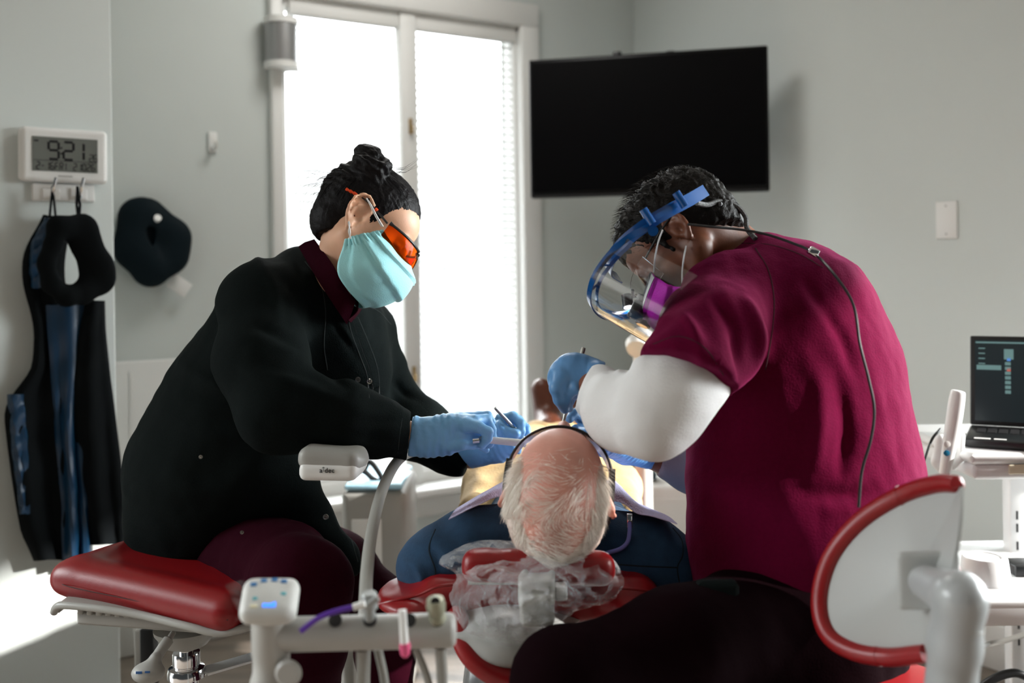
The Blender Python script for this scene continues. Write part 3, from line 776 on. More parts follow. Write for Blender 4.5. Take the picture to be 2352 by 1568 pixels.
b = MB()                   # baby hair clumps behind the head
for (a_, m_, e_) in (((790, 400, 1.84), (765, 410, 1.84), (742, 437, 1.84)), ((785, 408, 1.83), (755, 425, 1.83), (735, 455, 1.83)), ((775, 425, 1.84), (748, 445, 1.84), (722, 475, 1.84)), ((800, 392, 1.85), (780, 386, 1.85), (757, 394, 1.85))):
    b.tube(SP([a_, m_, e_], 5), [.0016 * (1 - i / 11.5) + .0002 for i in range(11)], 5)
b.build('hair_wisp', HAIRB, wo)
# mask
MASK = mat('aqua_mask', (172, 240, 246), .7, bump=.25, bscale=500, sheen=.1)
def mask_patch(T):
    
    rws = [[(.046, -.0655, .006), (.083, -.054, -.006), (.118, 0, -.004), (.083, .054, -.006), (.046, .0655, .006)],
           [(.030, -.074, -.018), (.089, -.062, -.030), (.138, 0, -.030), (.089, .062, -.030), (.030, .074, -.018)],
           [(.018, -.077, -.034), (.080, -.066, -.070), (.130, 0, -.072), (.080, .066, -.070), (.018, .077, -.034)],
           [(.006, -.073, -.050), (.032, -.058, -.106), (.092, 0, -.116), (.032, .058, -.106), (.006, .073, -.050)]]
    g = patch(rws, 12, 14); n = g.shape
    du = np.gradient(g, axis=0); dv = np.gradient(g, axis=1); nn = np.cross(dv, du); nn /= np.linalg.norm(nn, axis=2, keepdims=True)
    t = np.linspace(0, 1, n[0])[:, None]; s = np.linspace(-1, 1, n[1])[None, :]
    env = np.sin(PI * t) ** .5
    ph = (t * 3.4 + .25 * s * s + .06 * np.sin(5 * s + 8 * t)) % 1.0
    pl = .0060 * (ph ** 1.5) * env + .0010 * np.sin(15 * s + 5 * t) * t
    edge = .003 * np.exp(-((np.abs(s) - .93) / .05) ** 2) * np.sin(60 * t)
    g = g - nn * (pl + edge)[..., None]
    return [[T(*q) for q in r] for r in g]
fm = mk('face_mask', *(lambda m: (m.v, m.f))(MB().sheet(mask_patch(LW), .0015)), MASK, wo, True)
WH = mat('elastic_white', (.80, .80, .80), .6)
b = MB()
for (k1, k2) in ((0, 0), (3, 2)):
    b.tube(SP([(877 + k1, 520, 1.775), (863 + k1, 497, 1.768), (850 + k2, 470, 1.768), (842, 455, 1.775)], 5), .0012, 7)
    b.tube(SP([(803 + k1, 548, 1.765), (804 - k2 * 1.5, 532, 1.768), (801 + k2, 515, 1.775), (799, 500, 1.79)], 5), .0012, 7)
b.build('ear_loop', WH, fm)
b = MB()      # stitched seams
ST = mat('mask_stitch', (90, 170, 185), .8)
g = np.array(mask_patch(LW))
for c in (3, 5):
    for r in range(3, g.shape[0] - 3, 1):
        q = g[r, c] - lfW * .0012; q2 = g[r + 1, c] - lfW * .0012; b.tube([q, q + (q2 - q) * .5], .0004, 4)
b.build('seam_stitches', ST, fm)
# glasses
gl = thing('safety_glasses', OW, None, None); gl.parent = wo; gl.location = tuple(OW - ORG[wo.name]); ORG[gl.name] = OW
ORANGE = mat('orange_lens', (255, 70, 8), .05, trans=.92, ior=1.15)
ORANGE.node_tree.nodes['Principled BSDF'].inputs['Base Color'].default_value = (1, .14, .005, 1)
gfr = mat('glasses_black', (.01, .01, .01), .3); gor = mat('orange_rubber', (235, 80, 30), .5)
for s in (-1, 1):
    rows = []
    for j in range(9):
        t = j / 8; row = []
        for i in range(13):
            a = math.radians(8 + 68 * i / 12) * s; k = i / 12
            top = .028 - .004 * k; bot = -.040 + .022 * k ** 2 + .010 * (1 - k) ** 3
            z = top + (bot - top) * t; bulge = .006 * math.sin(PI * t)
            row.append(LW(.030 + (.082 + bulge) * math.cos(a), (.071 + bulge * .5) * math.sin(a), z * .94))
        rows.append(row)
    MB().sheet(rows, .0022).build('lens', ORANGE, gl)
    top = [A(*q) + MW[:, 2] * .001 for q in rows[0]]
    MB().tube(top, [.0035] + [.0026] * 11 + [.0045], 8).build('brow_bar', gfr, gl)
    q1, q2, q3, q4 = LW(.047, s * .070, .020), LW(.020, s * .075, .026), LW(-.010, s * .0765, .031), LW(-.034, s * .073, .030)
    MB().tube(spline([q1, q2, q3, q4], 5), [.0034] * 8 + [.0028] * 8, 8, flat=.6).build('temple_arm', gfr, gl)
    MB().tube([LW(.019, s * .0757, .0262), LW(.014, s * .0762, .027)], .0040, 8).build('orange_accent', gor, gl)
    b = MB()
    for i in range(6): b.box(LW(-.030 - i * .0042, s * (.0755 - i * .001), .0305 - i * .0002), (.0022, .0024, .0026 if i % 2 else .0017), *[MW[:, k] for k in range(3)], bev=.0006)
    b.build('temple_tip', gor, gl)
MB().tube([LW(.1115, -.011, .022), LW(.1125, 0, .020), LW(.1115, .011, .022)], .0032, 8).build('bridge', gfr, gl)
# gloves
def gd(bands, seed):
    def f(V, N):
        o = .0005 * vnoise(V, 120, seed, 2)
        if bands:
            q0, q1, fr = bands; ax = unit(q1 - q0); L = np.linalg.norm(q1 - q0); t = (V - q0) @ ax
            o = o + .0010 * np.sin(fr * t + 2.2 * vnoise(V, 40, seed + 5, 1)) * np.exp(-((t - L / 2) / (L * .6)) ** 2)
        return o
    return f
D1 = 1.785
hand = chain([(948, 1001, D1, 47), (985, 1005, D1, 42), (1022, 998, D1, 44), (1058, 988, D1, 38), (1082, 985, D1, 30)], (1, .72, 1), k=.010) \
     + chain([(1040, 975, D1 - .01, 26), (1088, 967, D1 - .012, 15), (1118, 962, D1 + .01, 11.5), (1129, 985, D1 + .004, 11), (1130, 1006, D1 + .004, 10.5), (1125, 1021, D1 + .006, 9)], k=.0035) \
     + chain([(1070, 975, D1 - .022, 19), (1098, 980, D1 - .028, 13.5), (1121, 992, D1 - .027, 12.5), (1119, 1006, D1 - .026, 11.5), (1108, 1021, D1 - .02, 10)], k=.0035) \
     + chain([(1060, 1000, D1 - .012, 20), (1090, 1010, D1 - .004, 12), (1108, 1026, D1 + .012, 9.5), (1117, 1033, D1 + .014, 8)], k=.0035) \
     + chain([(1030, 1022, D1 - .012, 18), (1062, 1022, D1 - .026, 11.5), (1096, 1022, D1 - .012, 9.5)], k=.004) \
     + chain([(1060, 960, D1 + .015, 14), (1100, 955, D1 + .026, 10.5), (1120, 953, D1 + .028, 9.5), (1130, 968, D1 + .028, 9)], k=.004) \
     + [Cut(P(944, 1001, D1), A(-1, 0, .17), P(930, 1001, D1), .075)]
sdf('glove', hand, NITR, wo, vox=.0019, k=.006, sm=2, disp=gd((P(950, 1000, D1), P(1045, 995, D1), 430), 1))
MB().tube([P(948, 1001, D1) + A(0, 0, 0) + R(1, D1) * 43 * (math.cos(a) * A(.05, 0, 1) + math.sin(a) * A(0, .72, 0)) for a in np.linspace(0, 2 * PI, 25)[:-1]], .0012, 6, closed=True).build('cuff_roll', NITR, wo)
D2 = 1.94
hand2 = chain([(1066, 1052, D2 + .03, 30), (1105, 1035, D2 + .01, 31), (1145, 1026, D2, 33), (1165, 1020, D2, 27)], (1, .75, 1), k=.012) \
      + chain([(1128, 1010, D2 - .01, 24), (1145, 985, D2 - .012, 19), (1165, 992, D2 - .018, 13), (1184, 996, D2 - .024, 12)], k=.004) \
      + chain([(1130, 990, D2 + .01, 20), (1152, 964, D2 + .004, 15), (1178, 957, D2 - .004, 12.5), (1196, 972, D2 - .010, 11), (1197, 990, D2 - .014, 10), (1196, 1000, D2 - .014, 8.5)], k=.0035) \
      + chain([(1158, 975, D2 + .02, 16), (1190, 965, D2 + .018, 12), (1208, 985, D2 + .012, 11), (1212, 1003, D2 + .006, 9)], k=.0035) \
      + chain([(1160, 1010, D2 + .0, 16), (1175, 1020, D2 - .01, 12), (1177, 1036, D2 - .012, 9)], k=.0035) \
      + chain([(1165, 1010, D2 + .02, 16), (1188, 1018, D2 + .01, 12), (1190, 1034, D2 + .004, 9)], k=.0035) \
      + [Cut(P(1066, 1052, D2 + .03), A(-.75, 0, -.62), P(1050, 1060, D2 + .03), .065)]
sdf('glove', hand2, NITR, wo, vox=.0019, k=.006, sm=2, disp=gd((P(1150, 1050, D2), P(1190, 1030, D2), 500), 2))

# things she holds
mi = thing('dental_instrument', P(1172, 1008, D2), 'slim steel dental instrument held upright in the fingers of the woman\'s far hand', 'dental instrument', 'slim steel dental instruments')
a, c, e = P(1137, 936, D2 - .035), P(1180, 982, D2 - .016), P(1209, 1010, D2 + .0)
MB().tube([a, a + (c - a) * .1, c, c + (e - c) * .12, c + (e - c) * .5, e], [.0028, .0034, .0036, .0026, .0036, .0020], 12).build('handle', METAL, mi)
MB().tube([e, e + (e - c) * .5], [.0012, .0008], 8).build('tip', METAL, mi)
su = thing('suction_tube', P(1150, 1020, D1), 'white suction tip on a metal valve in the woman\'s near hand', 'suction tube')
a, c, e = P(1082, 1013, D1 - .012), P(1112, 1008, D1 - .010), P(1206, 1018, D1 + .02)
tb_ = MB(); tb_.tube([a + (c - a) * .9, e], [.0062, .0070], 20); tb_.build('tip', mat('white_tip', (.82, .82, .8), .3), su)
MB().tube([a, c], [.0055, .0055], 16).build('valve_body', PLG, su)
MB().tube([P(1086, 1012, D1 - .030), P(1101, 1010, D1 - .030)], .0052, 16).build('valve_ring', CHROME, su)
# ================================================================= the man on the right
ma = thing('person', P(1850, 1500, 1.55) * A(1, 1, 0), 'person in crimson scrub top and blue framed face shield bent over the patient', 'person')
fwM = unit(A(-.66, .05, -.75)); MM = frame(fwM, A(-.62, .50, .58)); lfM = MM[:, 1]
OM = P(1556, 533, 1.60) - lfM * .076
def LM(x, y, z): return MM @ A(x, y, z) + OM
hp = xf(head_prims(.97), MM, OM)
body = hp + chain([(1600, 540, 1.68, 75), (1660, 580, 1.70, 76), (1725, 640, 1.70, 90)], k=.03) \
     + chain([(1760, 720, 1.64, 140), (1830, 920, 1.58, 160), (1850, 1200, 1.55, 150)], k=.03) \
     + chain([(1690, 700, 1.56, 70), (1590, 840, 1.46, 62), (1500, 950, 1.43, 60), (1345, 880, 1.60, 34)], k=.03) \
     + chain([(1650, 720, 1.80, 70), (1610, 950, 1.92, 50), (1560, 1070, 1.95, 33), (1470, 1040, 1.92, 27)], k=.03) \
     + chain([(1850, 1400, 1.55, 120), (1560, 1480, 1.42, 80), (1280, 1560, 1.32, 75), (1290, 2100, 1.35, 50)], k=.03) \
     + chain([(1850, 1400, 1.62, 120), (1700, 1430, 1.9, 70), (1650, 1500, 1.98, 60), (1640, 1800, 2.0, 45)], k=.03)
sdf('body', body, SKIND, ma, vox=.0038, k=.012, sm=2)
# scrub top
sl = [([(1500, 775, 1.42), (1560, 700, 1.42), (1640, 640, 1.42), (1720, 590, 1.5)], .012, 0.0064), ([(1560, 690, 1.4), (1590, 760, 1.38), (1610, 820, 1.38)], .008, -0.0112),
      ([(1650, 690, 1.4), (1690, 760, 1.38), (1690, 850, 1.4), (1680, 900, 1.42)], .010, 0.0128), ([(1720, 700, 1.42), (1735, 790, 1.42), (1715, 880, 1.42)], .010, -0.0160),
      ([(1775, 640, 1.44), (1790, 720, 1.42), (1770, 800, 1.42)], .009, 0.0112), ([(1700, 620, 1.46), (1760, 620, 1.46), (1800, 660, 1.44)], .010, 0.0080),
      ([(1870, 820, 1.42), (1900, 920, 1.42), (1880, 1060, 1.42)], .014, -0.0128), ([(1930, 850, 1.44), (1950, 980, 1.43), (1930, 1080, 1.43)], .010, 0.0096),
      ([(1985, 870, 1.5), (2005, 980, 1.5), (2010, 1080, 1.5)], .010, -0.0096), ([(1850, 650, 1.5), (1930, 760, 1.47), (1960, 860, 1.47)], .010, 0.0064),
      ([(1760, 1090, 1.38), (1880, 1150, 1.38), (1990, 1120, 1.45)], .012, 0.0128), ([(1620, 1000, 1.42), (1660, 1130, 1.40), (1640, 1250, 1.4)], .012, 0.0128),
      ([(1620, 1330, 1.42), (1700, 1290, 1.40), (1760, 1240, 1.38)], .012, 0.0144), ([(1640, 1180, 1.42), (1700, 1100, 1.4), (1730, 1000, 1.38)], .012, -0.0128)]
top = chain([(1715, 640, 1.66, 80), (1800, 745, 1.62, 195), (1835, 900, 1.60, 222), (1845, 1080, 1.58, 244), (1850, 1260, 1.56, 250), (1850, 1330, 1.56, 245)], (1, .85, 1), k=.05) \
    + chain([(1720, 625, 1.62, 62), (1640, 668, 1.56, 66)], k=.05) \
    + chain([(1840, 640, 1.66, 70), (1770, 615, 1.66, 58)], k=.04) \
    + chain([(1690, 690, 1.56, 100), (1632, 755, 1.48, 106), (1585, 850, 1.42, 104), (1560, 900, 1.40, 104)], k=.035) \
    + chain([(1640, 690, 1.75, 90), (1620, 800, 1.82, 80)], k=.04) \
    + [Cut(P(1590, 815, 1.36), unit(A(-.40, -.40, -.82)), P(1535, 910, 1.40), .155), Cut(P(1700, 560, 1.64), unit(A(-.55, -.12, .8)), P(1660, 520, 1.66), .09)]
sdf('scrub_top', top, CRIM, ma, vox=.0055, k=.03, sm=2, disp=cloth(.0045, 12, 21, sl))
# shirt sleeves
sh = chain([(1640, 770, 1.50, 70), (1590, 850, 1.45, 84), (1545, 905, 1.42, 92), (1500, 955, 1.42, 90)], k=.03) + chain([(1500, 955, 1.42, 90), (1430, 945, 1.48, 84), (1372, 900, 1.57, 54), (1335, 888, 1.60, 42)], k=.03) \
   + [Cut(P(1350, 885, 1.60), unit(A(-1, .25, .35)), P(1325, 880, 1.60), .07)]
sdf('shirt_sleeve', sh, WHITECL, ma, vox=.0045, k=.03, sm=2, disp=cloth(.0022, 18, 31, [([(1400, 850, 1.5), (1425, 900, 1.47), (1430, 960, 1.44)], .008, 0.0120), ([(1440, 850, 1.46), (1462, 900, 1.42), (1470, 950, 1.4)], .007, 0.0120), ([(1420, 860, 1.48), (1445, 905, 1.44), (1450, 950, 1.42)], .006, -0.0120), ([(1480, 830, 1.42), (1470, 860, 1.42), (1490, 900, 1.4)], .008, -0.0120)]))
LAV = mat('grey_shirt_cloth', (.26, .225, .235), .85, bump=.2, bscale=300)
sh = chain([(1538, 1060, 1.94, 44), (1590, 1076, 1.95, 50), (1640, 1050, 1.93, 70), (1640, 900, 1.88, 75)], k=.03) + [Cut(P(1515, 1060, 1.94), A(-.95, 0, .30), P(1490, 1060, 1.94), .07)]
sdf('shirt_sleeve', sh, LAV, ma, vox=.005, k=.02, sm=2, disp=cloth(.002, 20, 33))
# trousers
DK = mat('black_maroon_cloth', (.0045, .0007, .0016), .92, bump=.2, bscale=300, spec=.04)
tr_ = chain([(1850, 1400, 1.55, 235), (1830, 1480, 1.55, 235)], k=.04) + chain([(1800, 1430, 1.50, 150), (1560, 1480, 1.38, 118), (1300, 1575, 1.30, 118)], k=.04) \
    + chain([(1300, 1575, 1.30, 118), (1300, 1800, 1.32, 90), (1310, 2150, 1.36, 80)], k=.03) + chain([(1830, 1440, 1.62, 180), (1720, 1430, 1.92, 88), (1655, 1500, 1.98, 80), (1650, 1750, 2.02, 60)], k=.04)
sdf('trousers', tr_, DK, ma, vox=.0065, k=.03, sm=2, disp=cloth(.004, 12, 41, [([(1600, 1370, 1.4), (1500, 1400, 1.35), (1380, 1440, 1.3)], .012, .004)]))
for q in (P(1310, 2150, 1.36), P(1650, 1750, 2.02)):
    q[2] = 0
    sdf('shoe', [Cap(q + A(.02, 0, .045), q + A(-.14, .0, .035), .042, .036, (1, 1, .9)), Cap(q + A(.02, 0, .06), q + A(.01, 0, .12), .045, .05), Cut(q, A(0, 0, -1), q, .5)], BLKCLOTH, ma, vox=.006)
# hair
hw = xf([Ell((-.018, 0, .049), (.101, .0775, .087)), Ell((-.055, 0, .010), (.055, .062, .065)), Ell((.022, 0, .068), (.070, .064, .062))], MM, OM)
for pt, n in ((A(.094, 0, .068), A(.86, 0, -.50)), (A(-.05, 0, -.025), A(.45, 0, -.9))): hw.append(Cut(MM @ pt + OM, MM @ n, OM, .3))
hw += xf([Cap((.028, .074, .02), (.026, .073, -.012), .006, .004), Cap((.028, -.074, .02), (.026, -.073, -.012), .006, .004)], MM, OM)
def hd2(V, N):
    q = (V - OM) @ MM; topf = np.clip((q[:, 2] - .03) / .05, 0, 1)
    return (.0012 + .0022 * topf) * np.sin(q[:, 0] * 330 + 4 * vnoise(V, 60, 5, 1)) * (.6 + .4 * vnoise(V, 90, 6, 1)) + .001 * vnoise(V, 220, 7, 1)
sdf('hair', hw, mat('dark_hair', (.007, .0055, .0045), .5, bump=.5, bscale=260, spec=.15), ma, vox=.003, k=.012, sm=1, disp=hd2)
ls = []; rnd = random.Random(5)
for i in range(2600):
    a = rnd.uniform(0, 2 * PI); z = rnd.uniform(-.35, 1); r = math.sqrt(1 - z * z)
    n = A(math.cos(a) * r, math.sin(a) * r, z); p = A(-.018, 0, .049) + n * A(.101, .0775, .087)
    if (p - A(.094, 0, .068)) @ A(.86, 0, -.50) > 0 or (p - A(-.05, 0, -.025)) @ A(.45, 0, -.9) > 0: continue
    L = .006 + .010 * max(0, z); t = A(.9, rnd.uniform(-.4, .4), .25)
    ls.append([LM(*p), LM(*(p + n * L * .5 + t * L * .25)), LM(*(p + n * L * .7 + t * L))])
strands('short_hair', ls, .0009, MATS['dark_hair'], ma)
# beard shadow is left to the skin; the magenta mask
MAG = mat('magenta_mask', (205, 20, 190), .6, bump=.2, bscale=400)
fm = mk('face_mask', *(lambda m: (m.v, m.f))(MB().sheet(np.array(mask_patch(lambda x, y, z: LM(x * 1.01, y * 1.02, z)))[:, 8:40], .0015)), MAG, ma, True)
g = np.array(mask_patch(lambda x, y, z: LM(x * 1.01, y * 1.02, z)))
fw_ = MM[:, 0]
MB().sheet([[q + fw_ * .0015 + lfM * .0012 for q in r] for r in g[:12, 24:40]], .001).build('white_edge', WH, fm)
b = MB()
b.tube(SP([(1502, 625, 1.585), (1505, 590, 1.580), (1512, 555, 1.583), (1522, 528, 1.59)], 5), .0014, 7)
b.tube(SP([(1568, 668, 1.56), (1567, 630, 1.565), (1570, 595, 1.575), (1576, 565, 1.59)], 5), .0014, 7)
b.build('ear_loop', WH, fm)
# face shield
fs = thing('face_shield', OM, None, None); fs.parent = ma; fs.location = tuple(OM - ORG[ma.name]); ORG[fs.name] = OM
BLUEP = mat('blue_shield_plastic', (6, 76, 142), .25, spec=.6, coat=.3)
def band(pts, wid, th, wdir):
    q = [P(*a) for a in spline(pts, 7)]; rows = [[c - wdir * wid / 2, c, c + wdir * wid / 2] for c in q]
    return MB().sheet(rows, th)
upM = MM[:, 2]; wd = unit(A(-.52, .05, .85))
near = [(1622, 436, 1.60), (1585, 458, 1.545), (1540, 482, 1.515), (1490, 512, 1.505), (1440, 550, 1.52), (1405, 590, 1.56), (1396, 622, 1.62), (1420, 640, 1.68)]
band(near, .020, .003, wd).build('head_band', BLUEP, fs)
band([(1600, 447, 1.57), (1560, 468, 1.522), (1515, 494, 1.502), (1490, 509, 1.498)], .008, .006, wd).build('ratchet_strap', BLUEP, fs)
for uu, vv, dd in ((1563, 458, 1.512), (1488, 497, 1.492)):
    c = P(uu, vv, dd); MB().tube([c - wd * .013, c + wd * .013], .0065, 12).build('hinge_barrel', BLUEP, fs)
MB().tube([P(1500, 530, 1.496), P(1500, 530, 1.510)], .008, 16).build('hinge_knob', BLUEP, fs)
arc = [(1492, 520, 1.50), (1440, 548, 1.49), (1395, 590, 1.50), (1362, 640, 1.52), (1352, 690, 1.57), (1372, 722, 1.63), (1410, 732, 1.69), (1462, 724, 1.73), (1500, 700, 1.75)]
band(arc, .010, .0025, wd).build('visor_frame', BLUEP, fs)
arc2 = [(1450, 560, 1.51), (1410, 600, 1.51), (1378, 645, 1.53), (1370, 688, 1.575), (1385, 712, 1.62), (1425, 720, 1.67), (1475, 706, 1.70)]
band(arc2, .006, .002, wd).build('inner_frame', BLUEP, fs)
for k in (.3, .45, .62, .8):
    a_ = SP(arc, 10); b_ = SP(arc2, 10); MB().tube([a_[int(k * len(a_))], b_[int((k - .1) * len(b_))]], .0018, 6).build('frame_rib', BLUEP, fs)
dn = -unit(upM + .1 * fwM)
q = [P(*a) for a in spline(arc[1:], 7)]; rows = []
for j in range(8):
    t = j / 7; rows.append([c + dn * (.125 * t) + fw_ * (-.010 * t) for c in q])
VIS = mat('clear_visor', (1, 1, 1), .03, trans=1, ior=1.45)
MB().sheet(rows, .0008).build('visor', VIS, fs)
# loupes with headlight
lp = thing('loupes', OM, None, None); lp.parent = ma; lp.location = tuple(OM - ORG[ma.name]); ORG[lp.name] = OM
for s in (-1, 1):
    rows = [[LM(.040 + .080 * math.cos(a * s), .072 * math.sin(a * s), z) for a in np.linspace(.12, 1.25, 10)] for z in np.linspace(.022, -.026, 6)]
    MB().sheet(rows, .0016).build('lens', CLEAR, lp)
    MB().tube([LM(.064, s * .069, .016), LM(.02, s * .078, .022), LM(-.03, s * .079, .028)], .002, 8).build('temple_arm', gfr, lp)
    q1 = LM(.112, s * .027, -.004); ax = unit(MM @ A(.95, -s * .12, -.35))
    MB().tube([q1, q1 + ax * .012, q1 + ax * .013, q1 + ax * .034, q1 + ax * .035, q1 + ax * .042], [.008, .008, .0105, .0125, .0135, .0135], 20).build('telescope', BLACKP, lp)
    MB().tube([q1 + ax * .0425, q1 + ax * .0435], [.0105, .0105], 20).build('front_glass', mat('coated_glass', (.5, .35, .25), .08, metal=.8), lp)
MB().tube([LM(.117, -.02, .018), LM(.124, 0, .020), LM(.117, .02, .018)], .003, 8).build('bridge', gfr, lp)
hb = LM(.135, 0, .024); ax = unit(MM @ A(.62, .0, -.78))
MB().tube([LM(.122, 0, .018), hb, hb + ax * .004], .003, 8).build('light_bracket', BLACKP, lp)
MB().tube([hb - ax * .008, hb + ax * .014], [.009, .010], 18).build('headlight', BLACKP, lp)
LED = mat('led', (1, 1, 1), .3, emit=(1, 1, 1), estr=40)
MB().tube([hb + ax * .0145, hb + ax * .0150], [.007, .007], 16).build('led', LED, lp)
sp = bpy.data.lights.new('headlight_beam', 'SPOT'); sp.energy = 14; sp.spot_size = math.radians(15); sp.spot_blend = .5; sp.shadow_soft_size = .006; sp.color = (.86, .92, 1)
spo = bpy.data.objects.new('headlight_beam', sp); COL.objects.link(spo); spo.location = tuple(hb + ax * .017)
spo.rotation_euler = Vector(P(1305, 958, 1.66) - (hb + ax * .017)).to_track_quat('-Z', 'Y').to_euler()
# straps and cables
BR_ = mat('braided_cord', (.02, .02, .02), .6, col2=(.16, .16, .16), var=.2, vscale=420)
MB().tube(SP([(1600, 466, 1.58), (1625, 470, 1.60), (1655, 462, 1.62), (1690, 472, 1.63), (1712, 498, 1.63), (1716, 525, 1.62), (1735, 548, 1.60)], 8), .0042, 8).build('retainer_cord', BR_, ma)
MB().tube(SP([(1652, 468, 1.61), (1672, 480, 1.64), (1690, 500, 1.68)], 8), .0042, 8).build('retainer_cord', BR_, ma)
MB().tube(SP([(1580, 515, 1.55), (1640, 521, 1.56), (1700, 527, 1.575), (1760, 538, 1.57), (1820, 558, 1.55), (1870, 582, 1.52), (1920, 635, 1.445), (1960, 700, 1.415), (1975, 790, 1.40), (1995, 870, 1.395), (2008, 940, 1.39), (2000, 1010, 1.385), (1980, 1080, 1.38), (1972, 1165, 1.37)], 8), .0021, 8).build('headlight_cable', BLACKP, ma)
MB().box(P(1868, 578, 1.515), (.008, .006, .006), unit(A(.8, 0, -.5)), A(0, 1, 0), unit(A(.5, 0, .8)), bev=.002).build('cable_clip', CHROME, ma)
pk = P(1648, 1405, 1.395)
MB().box(pk, (.03, .012, .045), bev=.008).build('battery_pack', BLKCLOTH, ma)
b = MB(); 
for i in range(5): b.box(pk + A(-.012 + i * .006, -.0125, .012 - i * .001), (.002, .0004, .003))
b.box(pk + A(-.010, -.0125, -.012), (.004, .0004, .004)); b.build('battery_pack_print', PLG, ma)
# gloves
D3 = 1.60
hand = chain([(1375, 868, 1.585, 40), (1345, 868, D3, 46), (1315, 862, D3, 48), (1300, 870, D3, 42)], (1, .7, 1), k=.010) \
     + chain([(1290, 865, D3 - .01, 28), (1279, 890, D3 - .02, 18), (1285, 918, D3 - .015, 14), (1297, 940, D3 - .005, 11)], k=.004) \
     + chain([(1305, 880, D3 + .005, 24), (1296, 905, D3 - .002, 15), (1303, 925, D3 + .0, 11), (1308, 938, D3 + .004, 9)], k=.004) \
     + chain([(1330, 885, D3 + .01, 22), (1315, 905, D3 + .015, 13), (1306, 930, D3 + .02, 10)], k=.004) \
     + chain([(1300, 860, D3 + .02, 26), (1282, 885, D3 + .025, 13), (1290, 912, D3 + .022, 11)], k=.004) \
     + chain([(1320, 890, D3 - .02, 18), (1308, 900, D3 - .02, 12), (1300, 925, D3 - .012, 10)], k=.004) \
     + [Cut(P(1388, 866, 1.58), A(1, -.1, -.1), P(1410, 866, 1.575), .06)]
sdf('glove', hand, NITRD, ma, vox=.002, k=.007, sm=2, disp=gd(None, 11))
D4 = 1.72
hand = chain([(1490, 1047, 1.90, 30), (1440, 1025, 1.86, 38), (1390, 1003, 1.80, 42), (1362, 990, 1.76, 36)], (1, .8, 1), k=.012) \
     + chain([(1360, 985, D4 + .02, 24), (1338, 965, D4, 13), (1318, 950, D4 - .02, 11), (1308, 962, D4 - .03, 10)], k=.004) \
     + chain([(1360, 995, D4 + .02, 22), (1340, 985, D4 - .01, 12), (1322, 984, D4 - .03, 10)], k=.004) \
     + chain([(1365, 1005, D4 + .03, 20), (1342, 1003, D4 + .01, 11), (1325, 1002, D4 - .01, 9)], k=.004) \
     + chain([(1365, 980, D4 + .05, 22), (1345, 958, D4 + .04, 12), (1325, 945, D4 + .02, 10)], k=.004) \
     + chain([(1370, 1010, D4 + .06, 20), (1350, 1012, D4 + .05, 11), (1335, 1012, D4 + .03, 9)], k=.004) \
     + [Cut(P(1500, 1052, 1.91), A(1, 0, -.3), P(1520, 1060, 1.92), .06)]
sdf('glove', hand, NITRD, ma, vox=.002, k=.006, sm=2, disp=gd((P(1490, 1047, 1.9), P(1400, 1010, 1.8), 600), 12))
pr = thing('dental_instrument', P(1300, 1000, D3), 'slim steel dental probe pointing down from the man\'s raised near hand', 'dental instrument', 'slim steel dental instruments')
a, e = P(1341, 798, D3 + .02), P(1292, 975, D3 + .01)
MB().tube([a, a + (e - a) * .02, a + (e - a) * .85, e], [.0030, .0038, .0034, .0022], 12).build('handle', METAL, pr)
MB().tube([e, e + (e - a) * .06], [.0012, .0007], 8).build('tip', METAL, pr)
# ================================================================= the patient
pa = thing('person', P(1285, 1300, 1.9) * A(1, 1, 0) + A(0, 0, .55), 'person with white hair in a dark blue shirt lying back in the red dental chair', 'person')
fwP = unit(A(.12, .36, .93)); MP = frame(fwP, A(-.02, -.93, .35)); lfP = MP[:, 1]
SCP = .98
OP = P(1281, 1140, 1.52)
def LP(x, y, z): return MP @ A(x, y, z) + OP
body = xf(head_prims(SCP) + [Ell((-.046, 0, .018), (.046, .062, .056))], MP, OP) + chain([(1283, 1180, 1.58, 78), (1284, 1225, 1.68, 90)], k=.03) \
     + [Cap(P(1284, 1270, 1.72), P(1280, 1200, 2.2), .10, .10), Cap(P(1240, 1150, 2.3), P(1240, 1040, 3.0), .05, .035), Cap(P(1310, 1150, 2.3), P(1310, 1040, 3.0), .05, .035)]
sdf('body', body, SKINP, pa, vox=.0036, k=.012, sm=2)
NAVY = mat('navy_denim', (22, 58, 88), .85, bump=.35, bscale=500, var=.15, vscale=60, sheen=.05)
ns = [([(960, 1240, 1.55), (1000, 1280, 1.53), (1010, 1340, 1.52)], .008, .006), ([(930, 1290, 1.56), (960, 1310, 1.54), (975, 1350, 1.54)], .006, -.006), ([(1540, 1215, 1.55), (1565, 1260, 1.53), (1550, 1330, 1.52)], .004, -.006),
      ([(1420, 1295, 1.53), (1490, 1300, 1.52), (1555, 1302, 1.52)], .003, -.004), ([(1560, 1270, 1.54), (1580, 1300, 1.53), (1600, 1320, 1.54)], .008, .006), ([(1010, 1215, 1.56), (1060, 1240, 1.54), (1130, 1250, 1.54)], .010, .006)]
nv = chain([(992, 1300, 1.60, 72), (1070, 1262, 1.61, 78), (1160, 1248, 1.63, 74), (1285, 1250, 1.66, 82), (1410, 1262, 1.63, 76), (1490, 1278, 1.61, 80), (1540, 1308, 1.60, 68)], k=.04) \
   + chain([(992, 1300, 1.60, 72), (1000, 1275, 1.85, 56), (1060, 1215, 2.15, 45)], k=.03) + chain([(1540, 1308, 1.60, 68), (1525, 1280, 1.85, 56), (1470, 1215, 2.15, 45)], k=.03) \
   + [Ell(P(1284, 1275, 1.86), (.19, .28, .10)), Ell(P(1280, 1190, 2.12), (.17, .2, .10))] \
   + chain([(1390, 1225, 1.60, 50), (1425, 1250, 1.58, 38)], k=.02)
